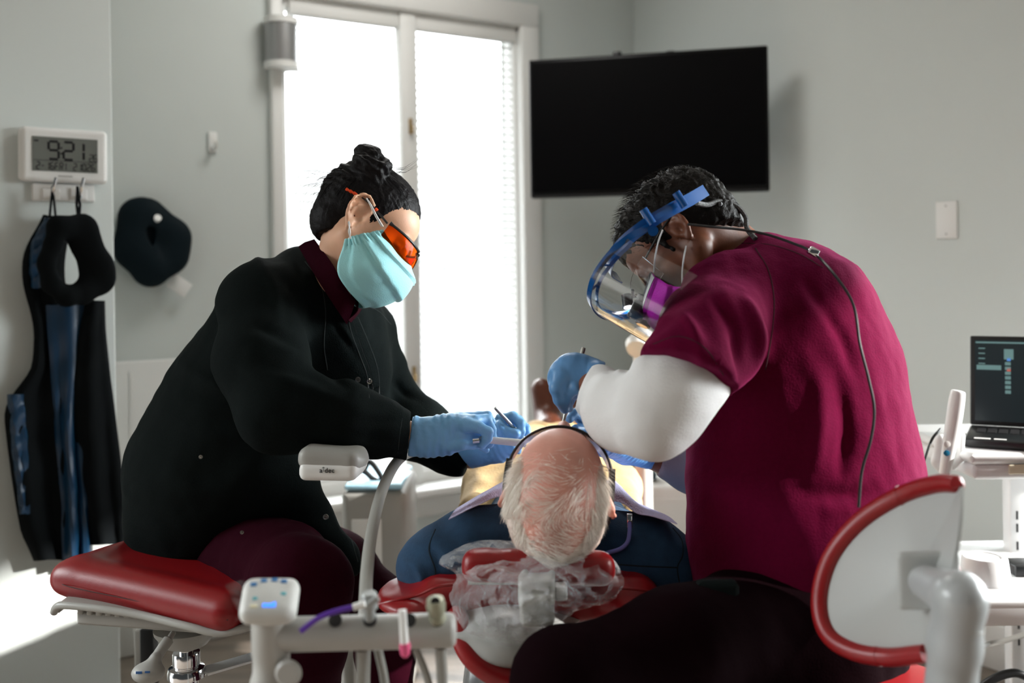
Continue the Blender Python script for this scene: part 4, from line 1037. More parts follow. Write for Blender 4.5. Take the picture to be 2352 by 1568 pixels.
sdf('shirt', nv, NAVY, pa, vox=.0055, k=.03, sm=2, disp=cloth(.003, 18, 51, ns))
TAN = mat('khaki_cloth', (196, 166, 118), .8, bump=.3, bscale=200, var=.1, vscale=30)
tn = [Ell(P(1262, 1140, 2.28), (.20, .30, .115))] + chain([(1150, 1140, 2.35, 75), (1215, 1050, 2.75, 60), (1235, 1005, 3.05, 38)], k=.04) + chain([(1370, 1140, 2.35, 75), (1320, 1050, 2.75, 60), (1300, 1005, 3.05, 38)], k=.04) \
   + chain([(1088, 1175, 2.05, 40), (1120, 1100, 2.25, 44), (1200, 1060, 2.35, 42)], k=.03) + chain([(1440, 1175, 2.05, 40), (1425, 1110, 2.25, 40), (1350, 1060, 2.35, 42)], k=.03)
sdf('trousers', tn, TAN, pa, vox=.007, k=.03, sm=2, disp=cloth(.006, 20, 61))
SHO = mat('brown_leather', (88, 44, 26), .4, bump=.2, bscale=60)
for (u, v) in ((1262, 968), (1330, 972)):
    q = P(u, v, 3.15)
    sdf('shoe', [Cap(q + A(0, -.03, -.02), q + A(0, .10, .0), .045, .04), Cap(q + A(0, .08, -.01), q + A((u - 1296) * .0006, .11, .09), .043, .036)], SHO, pa, vox=.007)
# white hair over a pink scalp
WHH = mat('white_hair', (244, 236, 226), .55); ls = []; rnd = np.random.RandomState(4)
ec, er = A(-.012, 0, .042) * SCP, A(.0975, .0745, .0835) * SCP
def swirl(n):
    """combing direction on the crown"""
    x, y, z = n
    w = A(-.2 - .5 * x, .45 * math.sin(3 * x + 1) - .6 * y * (x < 0), -.3) + .9 * A(math.sin(5 * y + 3 * x), math.cos(4 * x + 2 * y), .3 * math.sin(6 * x)) * max(0, .6 - abs(y) * .3)
    if abs(y) > .55: w = w + A(-1.2, 0, -.9)
    return w
for i in range(46000):
    n = rnd.normal(size=3); n /= np.linalg.norm(n)
    if n[2] < -.45: continue
    if n[0] > .62 and n[2] < .75: continue           # forehead and face stay bare
    thin = 1.0
    if n[0] > -.15 and n[2] > .1 and abs(n[1]) < .72: thin = .05 if n[0] > .3 else .16
    elif n[2] > .45 and abs(n[1]) < .66: thin = .34
    if abs(n[1]) > .35 and n[2] < .35 and n[0] > .45: continue
    if rnd.rand() > thin: continue
    p = ec + n * er; t = swirl(n); t = t - n * (t @ n); t = t / (np.linalg.norm(t) + 1e-6) + rnd.normal(size=3) * .09 + .28 * A(math.sin(9 * n[0] + 5 * n[1]), math.sin(7 * n[1] + 6 * n[2] + 1), math.sin(8 * n[2] - 5 * n[0]))
    L = rnd.uniform(.012, .026) * (1 if n[0] > -.3 else .55); lift = rnd.uniform(.04, .20) * (1 if abs(n[1]) < .8 else .6)
    pts = []
    for k in range(4):
        s = k / 3; q = p + t * L * s + n * (.0008 + L * lift * math.sin(s * 1.6)); pts.append(LP(*q))
    ls.append(pts)
strands('white_hair', ls, .00052, WHH, pa)
# back of the head: denser short hair shell
hw = xf([Ell((-.020, 0, .036), (.092 * SCP, .0775 * SCP, .080 * SCP)), Ell((-.046, 0, .018), (.050, .066, .060))], MP, OP)
for pt, n in ((A(-.040, 0, .03), A(.97, 0, .22)),): hw.append(Cut(MP @ pt + OP, MP @ n, OP, .3))
sdf('short_hair', hw, mat('grey_white_hair', (205, 188, 176), .7, bump=.8, bscale=180, var=.18, vscale=40), pa, vox=.003, k=.01, sm=1, disp=lambda V, N: .0010 * vnoise(V, 240, 5, 2) + .0008 * vnoise(V, 90, 6, 1))
# glasses
gp = thing('safety_glasses', OP, None, None); gp.parent = pa; gp.location = tuple(OP - ORG[pa.name]); ORG[gp.name] = OP
SMOKE = mat('smoke_lens', (.10, .09, .08), .05, trans=.85, ior=1.2)
rows = [[LP(.026 + .076 * math.cos(a), .079 * math.sin(a), z) for a in np.linspace(-1.35, 1.35, 25)] for z in (.030, .018, .006, -.008, -.022)]
MB().sheet(rows, .002).build('lens', SMOKE, gp)
MB().tube(rows[0], .0021, 8).build('frame', gfr, gp)
for s in (-1, 1): MB().tube(spline([LP(.045, s * .078, .028), LP(.01, s * .0795, .026), LP(-.02, s * .078, .018), LP(-.035, s * .076, .0)], 5), .0032, 8, flat=1.6).build('temple_arm', gfr, gp)
# bib
BIB = mat('lavender_bib', (198, 192, 226), .8, bump=.9, bscale=330, sheen=.1)
bb = thing('bib', P(1285, 1180, 1.9), 'lavender paper bib spread over the patient\'s chest', 'bib')
rows = [SP(r, 6) for r in ([(1030, 1192, 1.56), (1100, 1158, 1.58), (1165, 1138, 1.62), (1285, 1160, 1.66), (1412, 1150, 1.62), (1462, 1178, 1.58), (1500, 1185, 1.56), (1556, 1202, 1.54)],
                           [(1050, 1166, 1.60), (1110, 1132, 1.62), (1170, 1110, 1.66), (1285, 1128, 1.70), (1405, 1120, 1.66), (1440, 1136, 1.64), (1480, 1166, 1.62), (1530, 1182, 1.60)],
                           [(1080, 1152, 1.84), (1130, 1120, 1.86), (1180, 1100, 1.90), (1285, 1112, 1.92), (1395, 1102, 1.90), (1422, 1112, 1.88), (1445, 1140, 1.86), (1475, 1160, 1.84)])]
g = np.array(rows); g = np.stack([np.array(spline(list(g[:, j]), 8)) for j in range(g.shape[1])], 1)
MB().sheet(g, .0012).build('sheet', BIB, bb)
cp = P(1446, 1195, 1.565)
MB().box(cp, (.0045, .003, .011), bev=.001).build('clip', CHROME, bb)
MB().tube(SP([(1446, 1200, 1.56), (1446, 1222, 1.55), (1441, 1245, 1.545), (1425, 1260, 1.545), (1400, 1268, 1.55), (1385, 1272, 1.56)], 8), .0032, 10).build('cord', mat('blue_violet_cord', (120, 128, 205), .35), bb)

# ================================================================= dental chair
dc = thing('dental_chair', P(1270, 1500, 2.1) * A(1, 1, 0), 'red padded dental chair with light grey shells under the white haired patient', 'dental chair')
SHELL = mat('light_grey_shell', (.38, .385, .37), .38, coat=.15)
def box3(c, h, X, Y, r): X = unit(X); Y = unit(Y - X * np.dot(X, Y)); return Box(c, h, np.stack((X, Y, np.cross(X, Y)), 1), r=r)
sdf('backrest', [box3(A(.030, 1.68, .744), (.185, .18, .036), A(1, 0, -.01), A(0, 1, .02), .034), Ell(P(960, 1366, 1.56), (.066, .09, .020)), Ell(P(1440, 1366, 1.56), (.05, .09, .026))],
    RED, dc, vox=.006, k=.02, sm=3, disp=lambda V, N: .0015 * vnoise(V, 30, 3, 2))
for pts in (((868, 1388, 1.515), (900, 1380, 1.50), (960, 1366, 1.495), (1000, 1348, 1.49), (1040, 1342, 1.49)), ((1425, 1350, 1.49), (1470, 1354, 1.49), (1512, 1362, 1.50))):
    MB().tube(SP(pts, 6), .0024, 8).build('piping', RED, dc)
sdf('headrest', [box3(P(1235, 1300, 1.47), (.112, .045, .024), A(1, 0, -.04), A(0, 1, -.25), .020)], RED, dc, vox=.004, k=.01, sm=3, disp=lambda V, N: .001 * vnoise(V, 40, 4, 1))
b = []
sdf('headrest_bracket', [box3(P(1232, 1352, 1.415), (.026, .022, .020), A(1, 0, 0), A(0, 1, 0), .007), box3(P(1233, 1396, 1.405), (.0245, .020, .022), A(1, 0, .03), A(0, 1, 0), .008), Cap(P(1205, 1330, 1.41), P(1205, 1310, 1.43), .005, .005), Cap(P(1268, 1330, 1.41), P(1268, 1312, 1.43), .005, .005)], PLG, dc, vox=.003, k=.002)
MB().box(P(1288, 1357, 1.42), (.009, .012, .011), bev=.003).build('release_lever', PLW, dc)
MB().tube([P(1075, 1334, 1.46), P(1390, 1334, 1.46)], .005, 10).build('headrest_bar', METAL, dc)
MB().box(P(1236, 1424, 1.395), (.012, .008, .003)).build('bracket_slot', BLACKP, dc)
sdf('back_shell', [Ell(P(1165, 1445, 1.53), (.095, .10, .050)), Ell(P(1130, 1400, 1.56), (.15, .12, .014)), Ell(P(960, 1398, 1.54), (.045, .07, .008))], SHELL, dc, vox=.005, k=.02, sm=2)
MB().tube(SP([(1046, 1400, 1.50), (1058, 1450, 1.47), (1085, 1505, 1.455), (1135, 1545, 1.45), (1200, 1565, 1.45), (1270, 1570, 1.45), (1340, 1560, 1.46)], 8), [.010, .014, .016, .017] + [.018] * 45, 14).build('shell_rim', RED, dc)
sdf('seat', [box3(P(1270, 1205, 2.55), (.14, .36, .045), A(1, 0, 0), A(0, 1, .03), .04), box3(P(1285, 1150, 3.0), (.16, .35, .045), A(1, 0, 0), A(0, 1, .06), .04)], RED, dc, vox=.009, k=.03)
q = P(1270, 1500, 2.3)
MB().box(A(q[0], 2.25, .30), (.14, .22, .28), bev=.05).box(A(q[0], 2.3, .03), (.26, .42, .03), bev=.02).build('base', PLW, dc)
MB().box(P(1130, 1590, 1.75), (.05, .1, .04), bev=.015).build('lower_housing', PLW, dc)
# clear crinkled cover over the headrest
film = bpy.data.materials.new('clear_film'); film.use_nodes = True; nt = film.node_tree; b_ = nt.nodes['Principled BSDF']; out = nt.nodes['Material Output']
b_.inputs['Base Color'].default_value = (.9, .92, .95, 1); b_.inputs['Roughness'].default_value = .12; b_.inputs['Specular IOR Level'].default_value = .9
tr0 = nt.nodes.new('ShaderNodeBsdfTransparent'); mx = nt.nodes.new('ShaderNodeMixShader'); lw = nt.nodes.new('ShaderNodeLayerWeight'); lw.inputs[0].default_value = .35
tcn = nt.nodes.new('ShaderNodeTexCoord'); nz = nt.nodes.new('ShaderNodeTexNoise'); nz.inputs['Scale'].default_value = 26; nz.inputs['Detail'].default_value = 6; nz.inputs['Distortion'].default_value = 1.5
nt.links.new(tcn.outputs['Object'], nz.inputs['Vector']); bp = nt.nodes.new('ShaderNodeBump'); bp.inputs['Strength'].default_value = .8; bp.inputs['Distance'].default_value = .01
nt.links.new(nz.outputs[0], bp.inputs['Height']); nt.links.new(bp.outputs[0], b_.inputs['Normal']); nt.links.new(bp.outputs[0], lw.inputs['Normal'])
mrn = nt.nodes.new('ShaderNodeMapRange'); nt.links.new(lw.outputs['Facing'], mrn.inputs[0])
for i, q in enumerate((0, .95, .02, .55)): mrn.inputs[i + 1].default_value = q
nt.links.new(mrn.outputs[0], mx.inputs[0]); nt.links.new(tr0.outputs[0], mx.inputs[1]); nt.links.new(b_.outputs[0], mx.inputs[2]); nt.links.new(mx.outputs[0], out.inputs[0])
MATS['clear_film'] = film
outl = [(1008, 1290, 1.47), (1078, 1246, 1.50), (1165, 1240, 1.50), (1290, 1262, 1.44), (1392, 1268, 1.47), (1430, 1336, 1.44), (1398, 1382, 1.43), (1318, 1404, 1.41), (1245, 1450, 1.40), (1172, 1482, 1.42), (1100, 1462, 1.42), (1060, 1440, 1.43), (1036, 1372, 1.45), (1044, 1318, 1.46)]
rim = SP(outl, 7, True); cc = P(1232, 1352, 1.36); rows = []
for j in range(15):
    s = 1 - j / 15
    rows.append([cc + (p - cc) * s + A(0, -.016 * (1 - s * s), 0) for p in rim])
g = np.array(rows); g = np.concatenate([g, g[:, :1]], 1); fl = g.reshape(-1, 3)
rdg = 1 - 2 * np.abs(vnoise(fl, 34, 8, 2)); rd2 = 1 - 2 * np.abs(vnoise(fl, 60, 12, 1)); fl = fl + np.stack((.003 * rd2, -.010 * rdg - .004 * rd2, .003 * rdg), 1)
g = fl.reshape(g.shape); g[:, -1] = g[:, 0]
cv = tag(MB().sheet(g).build('plastic_cover', film, None, ang=.5), 'crinkled clear plastic cover wrapped over the red headrest', 'plastic cover')

# ================================================================= assistant's stool
st = thing('stool', P(428, 1520, 1.76) * A(1, 1, 0), 'red padded stool with chrome column under the woman on the left', 'stool')
Aa, Bb, Cc = P(118, 1328, 1.72), P(300, 1240, 2.02), P(548, 1412, 1.58)
sdf('seat', [box3((Bb + Cc) / 2 + A(.03, 0, -.006), (.20, .155, .030), Cc - Aa, Bb - Aa, .029), Cap(Aa + A(.04, .03, -.005), Cc + A(-.03, .03, -.005), .030, .028), Cap(Aa + A(.045, .03, -.005), Bb + A(.04, -.03, -.005), .030, .026)],
    RED, st, vox=.005, k=.02, sm=3)
sm_ = [Aa + A(.008, .012, -.006)] + [Aa + (Cc - Aa) * t + A(0, -.004, -.006 - .004 * t) for t in (.1, .4, .7, .95)]
MB().tube(spline(sm_, 6), .0009, 6).build('seam', mat('dark_thread', (.05, .004, .004), .7), st)
pn = [(124, 1400, 1.70), (130, 1388, 1.69), (150, 1384, 1.68), (230, 1392, 1.66), (330, 1408, 1.64), (430, 1432, 1.61), (500, 1447, 1.60), (560, 1436, 1.60), (600, 1420, 1.62)]
rows = [[P(*q) + A(0, o, 0) for q in spline(pn, 6)] for o in np.linspace(0, .30, 7)]
MB().sheet(rows, .010).build('seat_pan', PLG, st, ang=.6)
MB().tube([P(*q) + A(0, 0, -.004) for q in spline(pn, 6)], .0065, 12).build('pan_edge', PLG, st)
a, c = P(168, 1418, 1.70), P(532, 1444, 1.64); X = unit(c - a)
MB().box((a + c) / 2 + A(0, .13, -.004), (np.linalg.norm(c - a) / 2, .12, .013), X, A(0, 1, 0), np.cross(X, A(0, 1, 0)), bev=.006).build('mechanism_housing', PLG, st)
b = MB()
for i in range(12): b.box(a + X * (.014 + i * .0175) + A(0, .002, .012), (.0055, .004, .006), X, A(0, 1, 0), np.cross(X, A(0, 1, 0)), bev=.002)
b.build('vent_ribs', PLG, st)
cxy = P(428, 1500, 1.76)
def colz(v): return P(428, v, 1.76)[2]
def lat(name, prof, m, par, c=cxy):
    MB().lathe([(R(r, 1.76), P(428, v, 1.76)[2]) for r, v in prof], A(c[0], c[1], 0), n=40).build(name, m, par)
lat('column_cap', [(72, 1440), (70, 1450), (48, 1478), (20, 1490), (0, 1490)], PLG, st)
lat('gas_column', [(0, 1488), (17, 1488), (17, 1600), (17, 1900), (0, 1900)], CHROME, st)
lat('collar', [(17, 1497), (30, 1497), (31, 1500), (31, 1524), (29, 1526), (29, 1528), (40, 1532), (43, 1540), (43, 1552), (26, 1555), (26, 1575), (0, 1575)], CHROME, st)
rg = A(cxy[0] + .16, cxy[1] + .14, colz(1545))
MB().sheet([[A(cxy[0], cxy[1], colz(1545)) + A(.03, 0, 0) + (rg - A(cxy[0], cxy[1], colz(1545))) * t + A(.012, -.014, 0) * s for t in np.linspace(0, 1.1, 4)] for s in (-1, 1)], .004).build('foot_rest_bar', PLW, st)
MB().tube(SP([(398, 1452, 1.68), (390, 1465, 1.67), (372, 1490, 1.655), (352, 1520, 1.64)], 5), [.005] * 6 + [.009] * 10, 12).build('lever', PLG, st)
lv = P(341, 1544, 1.63); sdf('lever_paddle', [Ell(lv, (.0275, .022, .017)), Cap(P(358, 1510, 1.64), lv, .010, .012)], PLG, st, vox=.003, k=.008)
MB().box(lv + A(-.008, -.020, .008), (.005, .0006, .002)).box(lv + A(.006, -.0205, .009), (.004, .0006, .0014)).build('paddle_symbols', mat('symbol_blue', (40, 90, 150), .5), st)
for k in range(5):
    a_ = 2 * PI * k / 5 + .4; e = A(cxy[0], cxy[1], 0) + A(math.cos(a_), math.sin(a_), 0) * .27
    MB().tube([A(cxy[0], cxy[1], .09), e + A(0, 0, .07)], [.03, .016], 12).build('leg', PLG, st)
    MB().lathe([(0, -.012), (.024, -.012), (.026, 0), (.024, .012), (0, .012)], e + A(0, 0, .027), (math.sin(a_), -math.cos(a_), 0), 20).build('caster', BLACKP, st)
ar = thing('armrest', P(755, 1070, 1.64), None, None); ar.parent = st; ar.location = tuple(P(755, 1070, 1.64) - ORG[st.name])
ac = P(757, 1062, 1.62)
sdf('pad', [box3(ac + A(.0, .03, .004), (.050, .045, .018), A(1, -.05, -.10), A(0, 1, 0), .015), Ell(ac + A(.035, .03, -.002), (.024, .04, .015))], PLG, ar, vox=.003, k=.012)
sdf('lower_shell', [box3(ac + A(.001, .028, -.013), (.0475, .046, .0150), A(1, -.05, -.02), A(0, 1, 0), .011), Ell(ac + A(.042, .03, -.010), (.014, .035, .010))], PLW, ar, vox=.003, k=.010)
tx = P(742, 1088, 1.575) + A(0, 0, 0); b = MB(); Xt = unit(A(1, -.05, -.015)); Yt = A(0, 0, 1); tx[1] = (ac + A(0, .028 - .0472, 0))[1]
lettering(b, 'a', .0115, tx - Xt * .0085, Xt, Yt, 1.05); lettering(b, 'dec', .0115, tx + Xt * .0055, Xt, Yt, 1.0)
b.box(tx - Xt * .0042 + Yt * .0012, (.0003, .0004, .0030)).box(tx - Xt * .0042 + Yt * .0044, (.0022, .0004, .0004)).box(tx - Xt * .0042 + Yt * .0054, (.0012, .0004, .0003))
b.build('lettering', LCDK, ar, smooth=False)

HG = mat('holder_grey', (.42, .415, .39), .4)
# ================================================================= instrument holder in the foreground
ih = thing('instrument_holder', P(622, 1568, 1.17) * A(1, 1, 0), 'out of focus light grey instrument holder with keypad in the foreground', 'instrument holder')
D = 1.17
cx_ = P(622, 1450, D)
MB().lathe([(R(r, D), P(622, v, D)[2]) for r, v in ((0, 1388), (38, 1388), (46, 1396), (46, 1410), (44, 1416), (44, 1500), (42, 1503), (42, 1540), (48, 1560), (52, 1600), (52, 1680), (0, 1680))], A(cx_[0], cx_[1], 0), n=40).build('column', HG, ih)
a, c = P(640, 1457, D), P(1047, 1446, D)
X = unit(c - a); L = np.linalg.norm(c - a); r0 = R(39, D)
MB().lathe([(0, 0), (r0, 0), (r0, L - .006), (r0 - .002, L - .002), (r0 - .006, L), (0, L)], a, X, 40).build('holder_bar', HG, ih)
for u in (770, 850, 940, 1005):
    q = P(u, 1424, D - .013); n = unit(A(0, -.75, .66)); MB().lathe([(.0078, -.001), (.0078, .0012)], q, n, 24).build('holder_hole', BLACKP, ih)
hx = unit(A(1, 0, -.04) + A(0, .1, 0)); hy = unit(A(0, .80, .60)); hy = unit(hy - hx * (hx @ hy)); hn = np.cross(hx, hy)
hc = P(618, 1366, D - .02)
sdf('control_head', [Box(hc - hn * .012, (.033, .028, .014), np.stack((hx, hy, hn), 1), r=.013), Cap(hc - hn * .02, P(622, 1400, D), .022, .020)], mat('keypad_white', (.60, .60, .57), .4), ih, vox=.0028, k=.010)
B1, B2, B3 = mat('key_blue', (60, 120, 175), .5), mat('key_teal', (90, 175, 185), .5), mat('key_lit', (60, 130, 255), .4, emit=(60, 130, 255), estr=1.2)
for (x, y, m, w_, h_) in ((-.019, .013, B1, .0035, .0025), (-.008, .018, B1, .0035, .0025), (.004, .019, B1, .0035, .0025), (.015, .017, B1, .0035, .0025), (-.014, -.006, B2, .0035, .0022), (.016, .0, B2, .0035, .0022), (.001, -.0035, B2, .002, .0015), (.002, -.014, B3, .0075, .0035), (-.015, -.016, mat('key_cream', (225, 220, 190), .5), .004, .002)):
    MB().box(hc + hx * x + hy * y + hn * .0022, (w_, h_, .0008), hx, hy, hn, bev=.0005).build('key', m, ih)
MB().sheet([[P(518, 1342, D), P(560, 1330, D)], [P(530, 1368, D), P(556, 1372, D)], [P(545, 1400, D), P(560, 1400, D)]]).build('barrier_film', film, ih)
MB().lathe([(.012, -.004), (.016, 0), (.012, .004), (.008, .004)], P(662, 1545, D - .02), (0, -1, 0), 24).build('knob', HG, ih)
VAL = mat('valve_grey', (.30, .31, .30), .35, metal=.3)
MB().lathe([(.0075, -.012), (.0080, .004), (.0065, .008), (.0065, .014), (.010, .016), (.0105, .030), (.008, .034), (0, .034)], P(850, 1424, D - .008), (0, -.15, 1), 24).build('ejector_valve', VAL, ih)
MB().tube([P(838, 1392, D - .02), P(868, 1372, D - .02)], .0045, 12).build('valve_lever', VAL, ih)
MB().lathe([(.0095, -.012), (.0105, .006), (.009, .010), (.0105, .014), (.0115, .022), (.010, .030), (0, .031)], P(1006, 1428, D - .008), (-.08, -.25, 1), 24).build('suction_valve', mat('valve_olive', (.30, .30, .22), .35, metal=.3), ih)
MB().lathe([(.0052, 0), (.0052, .0012)], P(1000, 1381, D - .022), (0, -1, .1), 20).build('valve_bore', BLACKP, ih)
MB().tube(SP([(838, 1386, D - .03), (812, 1394, D - .03)], 4), .0042, 12).build('tip_connector', PLW, ih)
MB().tube(SP([(815, 1393, D - .03), (770, 1404, D - .035), (730, 1420, D - .04), (690, 1450, D - .045)], 6), .0033, 12).build('purple_tip', mat('purple_plastic', (88, 48, 150), .3), ih)
MB().tube([P(924, 1400, D - .03), P(929, 1478, D - .034)], [.0046, .0052], 14).build('white_tip', PLW, ih)
MB().tube([P(929, 1476, D - .034), P(930, 1484, D - .034), P(931, 1502, D - .034), P(931, 1508, D - .034)], [.0060, .0066, .0056, .003], 14).build('pink_end', mat('pink_rubber', (225, 90, 135), .5), ih)
HOSE = mat('grey_hose', (.30, .295, .27), .45)
for pts, r_ in ((((832, 1492, D), (833, 1580, D), (836, 1700, D)), 14), (((868, 1490, D + .02), (884, 1570, D + .02), (896, 1700, D)), 10), (((955, 1488, D), (985, 1570, D), (1010, 1700, D)), 9), (((1012, 1488, D), (1016, 1570, D), (1020, 1700, D)), 13)):
    MB().tube(SP(pts, 6), R(r_, D), 14).build('hose', HOSE, ih)
MB().tube([A(cx_[0], cx_[1], P(622, 1680, D)[2]), A(cx_[0], cx_[1], .05)], .026, 20).build('stand_post', HG, ih)
MB().lathe([(0, 0), (.2, 0), (.2, .03), (.05, .06), (0, .06)], A(cx_[0], cx_[1], 0)).build('base', HG, ih)
hs = tag(MB().tube(SP([(834, 1640, 1.30), (834, 1568, 1.30), (838, 1420, 1.34), (843, 1310, 1.42), (856, 1210, 1.52), (882, 1115, 1.66), (922, 1050, 1.80), (985, 1030, 1.870), (1040, 1022, 1.862), (1085, 1015, 1.80)], 10), [.0092] * 65 + [.0085] * 10 + [.0075] * 7 + [.006] * 9, 18).build('suction_hose', HOSE), 'grey suction hose curving up from the foreground to the woman\'s gloved hand', 'hose')

# ================================================================= the man's stool
ms = thing('stool', P(1900, 1600, 1.45) * A(1, 1, 0), 'red rimmed stool with grey curved backrest behind the man', 'stool')
rimp = [(2206, 1112, 1.16), (2150, 1112, 1.20), (2070, 1138, 1.25), (1980, 1195, 1.29), (1913, 1275, 1.31), (1885, 1370, 1.31), (1900, 1450, 1.29), (1955, 1492, 1.26), (2040, 1508, 1.22), (2128, 1500, 1.17)]
rp = SP(rimp, 8); nr = len(rp)
rr_ = [R(20 + 4 * math.sin(PI * i / nr), 1.2) for i in range(nr)]; rr_[0] = .004; rr_[1] = .010
MB().tube([rp[0] + (rp[0] - rp[1]) * .5] + rp, [.002] + rr_, 16).build('backrest_rim', RED, ms)
for k in (.22, .86):
    q = rp[int(k * nr)]; tt = unit(rp[int(k * nr) + 1] - q); MB().tube([q - tt * .002, q + tt * .002], rr_[int(k * nr)] * 1.06, 16).build('rim_seam', RED, ms)
edge = SP([(2128, 1500, 1.17), (2165, 1400, 1.125), (2190, 1290, 1.11), (2204, 1190, 1.13), (2206, 1112, 1.16)], 6)
loop = rp + edge[1:-1]; cc = np.mean(loop, 0) + A(.01, -.01, 0); rows = []
for j in range(12):
    s = 1 - j / 12; rows.append([cc + (p - cc) * s + A(.15, -.6, .1) * .035 * (1 - s * s) for p in loop + loop[:1]])
rows.append([cc + A(.15, -.6, .1) * .035 for p in loop + loop[:1]])
MB().sheet(rows, .004).build('backrest_shell', SHELL, ms)
sdf('backrest_cushion', [Ell(P(2060, 1320, 1.33), (.085, .035, .09), np.stack((unit(A(1, -.9, 0)), unit(A(.9, 1, 0)), A(0, 0, 1)), 1))], RED, ms, vox=.005)
bx = unit(A(.95, -.30, .0)); bz = unit(A(-.10, 0, 1)); by = np.cross(bz, bx)
sdf('bracket_plate', [Box(P(2132, 1332, 1.155), (.034, .006, .034), np.stack((bx, by, bz), 1), r=.005)], SHELL, ms, vox=.0025, k=.004)
sdf('back_arm', [Cap(P(2128, 1338, 1.14), P(2205, 1372, 1.06), .020, .026), Cap(P(2205, 1372, 1.05), P(2193, 1480, 1.07), .0262, .0262), Cap(P(2193, 1480, 1.07), P(2178, 1640, 1.10), .0262, .028)], mat('back_arm_grey', (.36, .37, .37), .32, coat=.3), ms, vox=.003, k=.012)
MB().tube([P(2199, 1428, 1.06), P(2198, 1432, 1.06)], .0270, 30).build('arm_joint', PLG, ms)
sdf('seat', [Ell(P(1960, 1640, 1.42), (.205, .20, .05))], RED, ms, vox=.006)
q = P(1900, 1600, 1.45)
MB().tube([P(2178, 1640, 1.10), A(q[0] + .06, q[1] - .1, P(1900, 1740, 1.4)[2]), A(q[0], q[1], P(1900, 1720, 1.4)[2])], .02, 12).build('support_arm', PLG, ms)
MB().tube([A(q[0], q[1], P(1900, 1700, 1.42)[2]), A(q[0], q[1], .08)], .02, 16).build('gas_column', CHROME, ms)
for k in range(5):
    a_ = 2 * PI * k / 5; e = A(q[0], q[1], 0) + A(math.cos(a_), math.sin(a_), 0) * .27
    MB().tube([A(q[0], q[1], .09), e + A(0, 0, .07)], [.03, .016], 12).build('leg', PLG, ms)
    MB().lathe([(0, -.012), (.024, -.012), (.026, 0), (.024, .012), (0, .012)], e + A(0, 0, .027), (math.sin(a_), -math.cos(a_), 0), 20).build('caster', BLACKP, ms)

# ================================================================= trolley with laptop and scanner
ct = thing('trolley', P(2400, 1300, 2.25) * A(1, 1, 0), 'white two shelf equipment trolley with slotted post at the right', 'trolley')
WM = mat('white_metal', (.78, .79, .79), .3, coat=.2)
zt = P(2280, 1030, 2.2)[2]; zl = P(2280, 1330, 2.2)[2]
x0, x1 = P(2172, 1000, 2.2)[0], P(2172, 1000, 2.2)[0] + .48
MB().box(A((x0 + x1) / 2, 2.28, zt), ((x1 - x0) / 2, .20, .012), bev=.010).box(A((x0 + x1) / 2, 2.28, zt - .028), ((x1 - x0) / 2 - .01, .19, .018), bev=.01).build('top_shelf', WM, ct, smooth=False)
MB().box(A((x0 + x1) / 2 + .03, 2.083, zt - .022), ((x1 - x0) / 2 - .05, .003, .010), bev=.002).build('cream_drawer_front', mat('cream_laminate', (214, 205, 180), .5), ct)
MB().box(A((x0 + x1) / 2 + .02, 2.25, zl), ((x1 - x0) / 2 + .04, .22, .012), bev=.008).box(A((x0 + x1) / 2 + .02, 2.035, zl - .02), ((x1 - x0) / 2 + .04, .004, .022), bev=.002).build('lower_shelf', WM, ct, smooth=False)
px0 = P(2322, 1300, 2.36)[0]
MB().box(A(px0 + .05, 2.38, (zt + .06) / 2), (.05, .02, (zt - .06) / 2), bev=.004).build('post', WM, ct, smooth=False)
b = MB()
for v in (1183, 1212, 1253, 1434, 1472): b.box(A(px0 + .016, 2.3595, P(2330, v, 2.36)[2]), (.0022, .001, .010))
b.build('post_slots', BLACKP, ct)
MB().box(A((x0 + x1) / 2 + .02, 2.30, .07), ((x1 - x0) / 2 + .04, .2, .02), bev=.01).build('bottom_shelf', WM, ct, smooth=False)
for sx in (-1, 1):
    for sy in (-1, 1): MB().lathe([(0, -.012), (.024, -.012), (.024, .012), (0, .012)], A((x0 + x1) / 2 + .02 + sx * .22, 2.3 + sy * .17, .025), (1, 0, 0), 18).build('caster', BLACKP, ct)
lt = thing('laptop', P(2320, 1000, 2.2), 'black laptop with dark program window open on the trolley', 'laptop')
zz = zt + .013
lx = unit(A(.88, -.47, 0)); ly = unit(A(.47, .88, 0)); ll = P(2214, 1000, 2.15); lc = ll + lx * .165; lc[2] = zz + .010; lc = lc + ly * .105
MB().box(lc, (.165, .105, .009), lx, ly, Z, bev=.004).build('keyboard_base', BLACKP, lt, smooth=False)
b = MB()
for r_ in range(5):
    for k in range(13): b.box(lc - lx * (.138 - k * .0225) + ly * (.075 - r_ * .018) + Z * .0096, (.0085, .0070, .0008), lx, ly, Z)
b.build('keys', mat('key_black', (.02, .02, .022), .5), lt, smooth=False)
MB().box(lc - lx * .13 - ly * .09 + Z * .0095, (.016, .007, .0005), lx, ly, Z).box(lc - lx * .095 - ly * .09 + Z * .0095, (.012, .006, .0005), lx, ly, Z).build('sticker', PLW, lt, smooth=False)
hb_ = lc + ly * .105 + Z * .009; sn = unit(A(0, 0, 1) * .97 + ly * .22); scn = hb_ + sn * .105
MB().box(scn, (.165, .004, .105), lx, np.cross(sn, lx), sn, bev=.003).build('screen_lid', BLACKP, lt, smooth=False)
fn = -np.cross(sn, lx); fn = fn if fn[1] < 0 else -fn
MB().box(scn + fn * .0045, (.155, .0006, .095), lx, fn, sn).build('screen', mat('screen_dark', (.012, .018, .022), .25, emit=(.03, .06, .07), estr=.15), lt, smooth=False)
b = MB()
def sq(x, z, w_, h_): b.box(scn + fn * .0055 + lx * x + sn * z, (w_, .0003, h_), lx, fn, sn)
sq(0, .089, .153, .0018); sq(-.125, .030, .026, .0055); 
for i in range(4): sq(-.140, .075 - i * .012, .007, .0012)
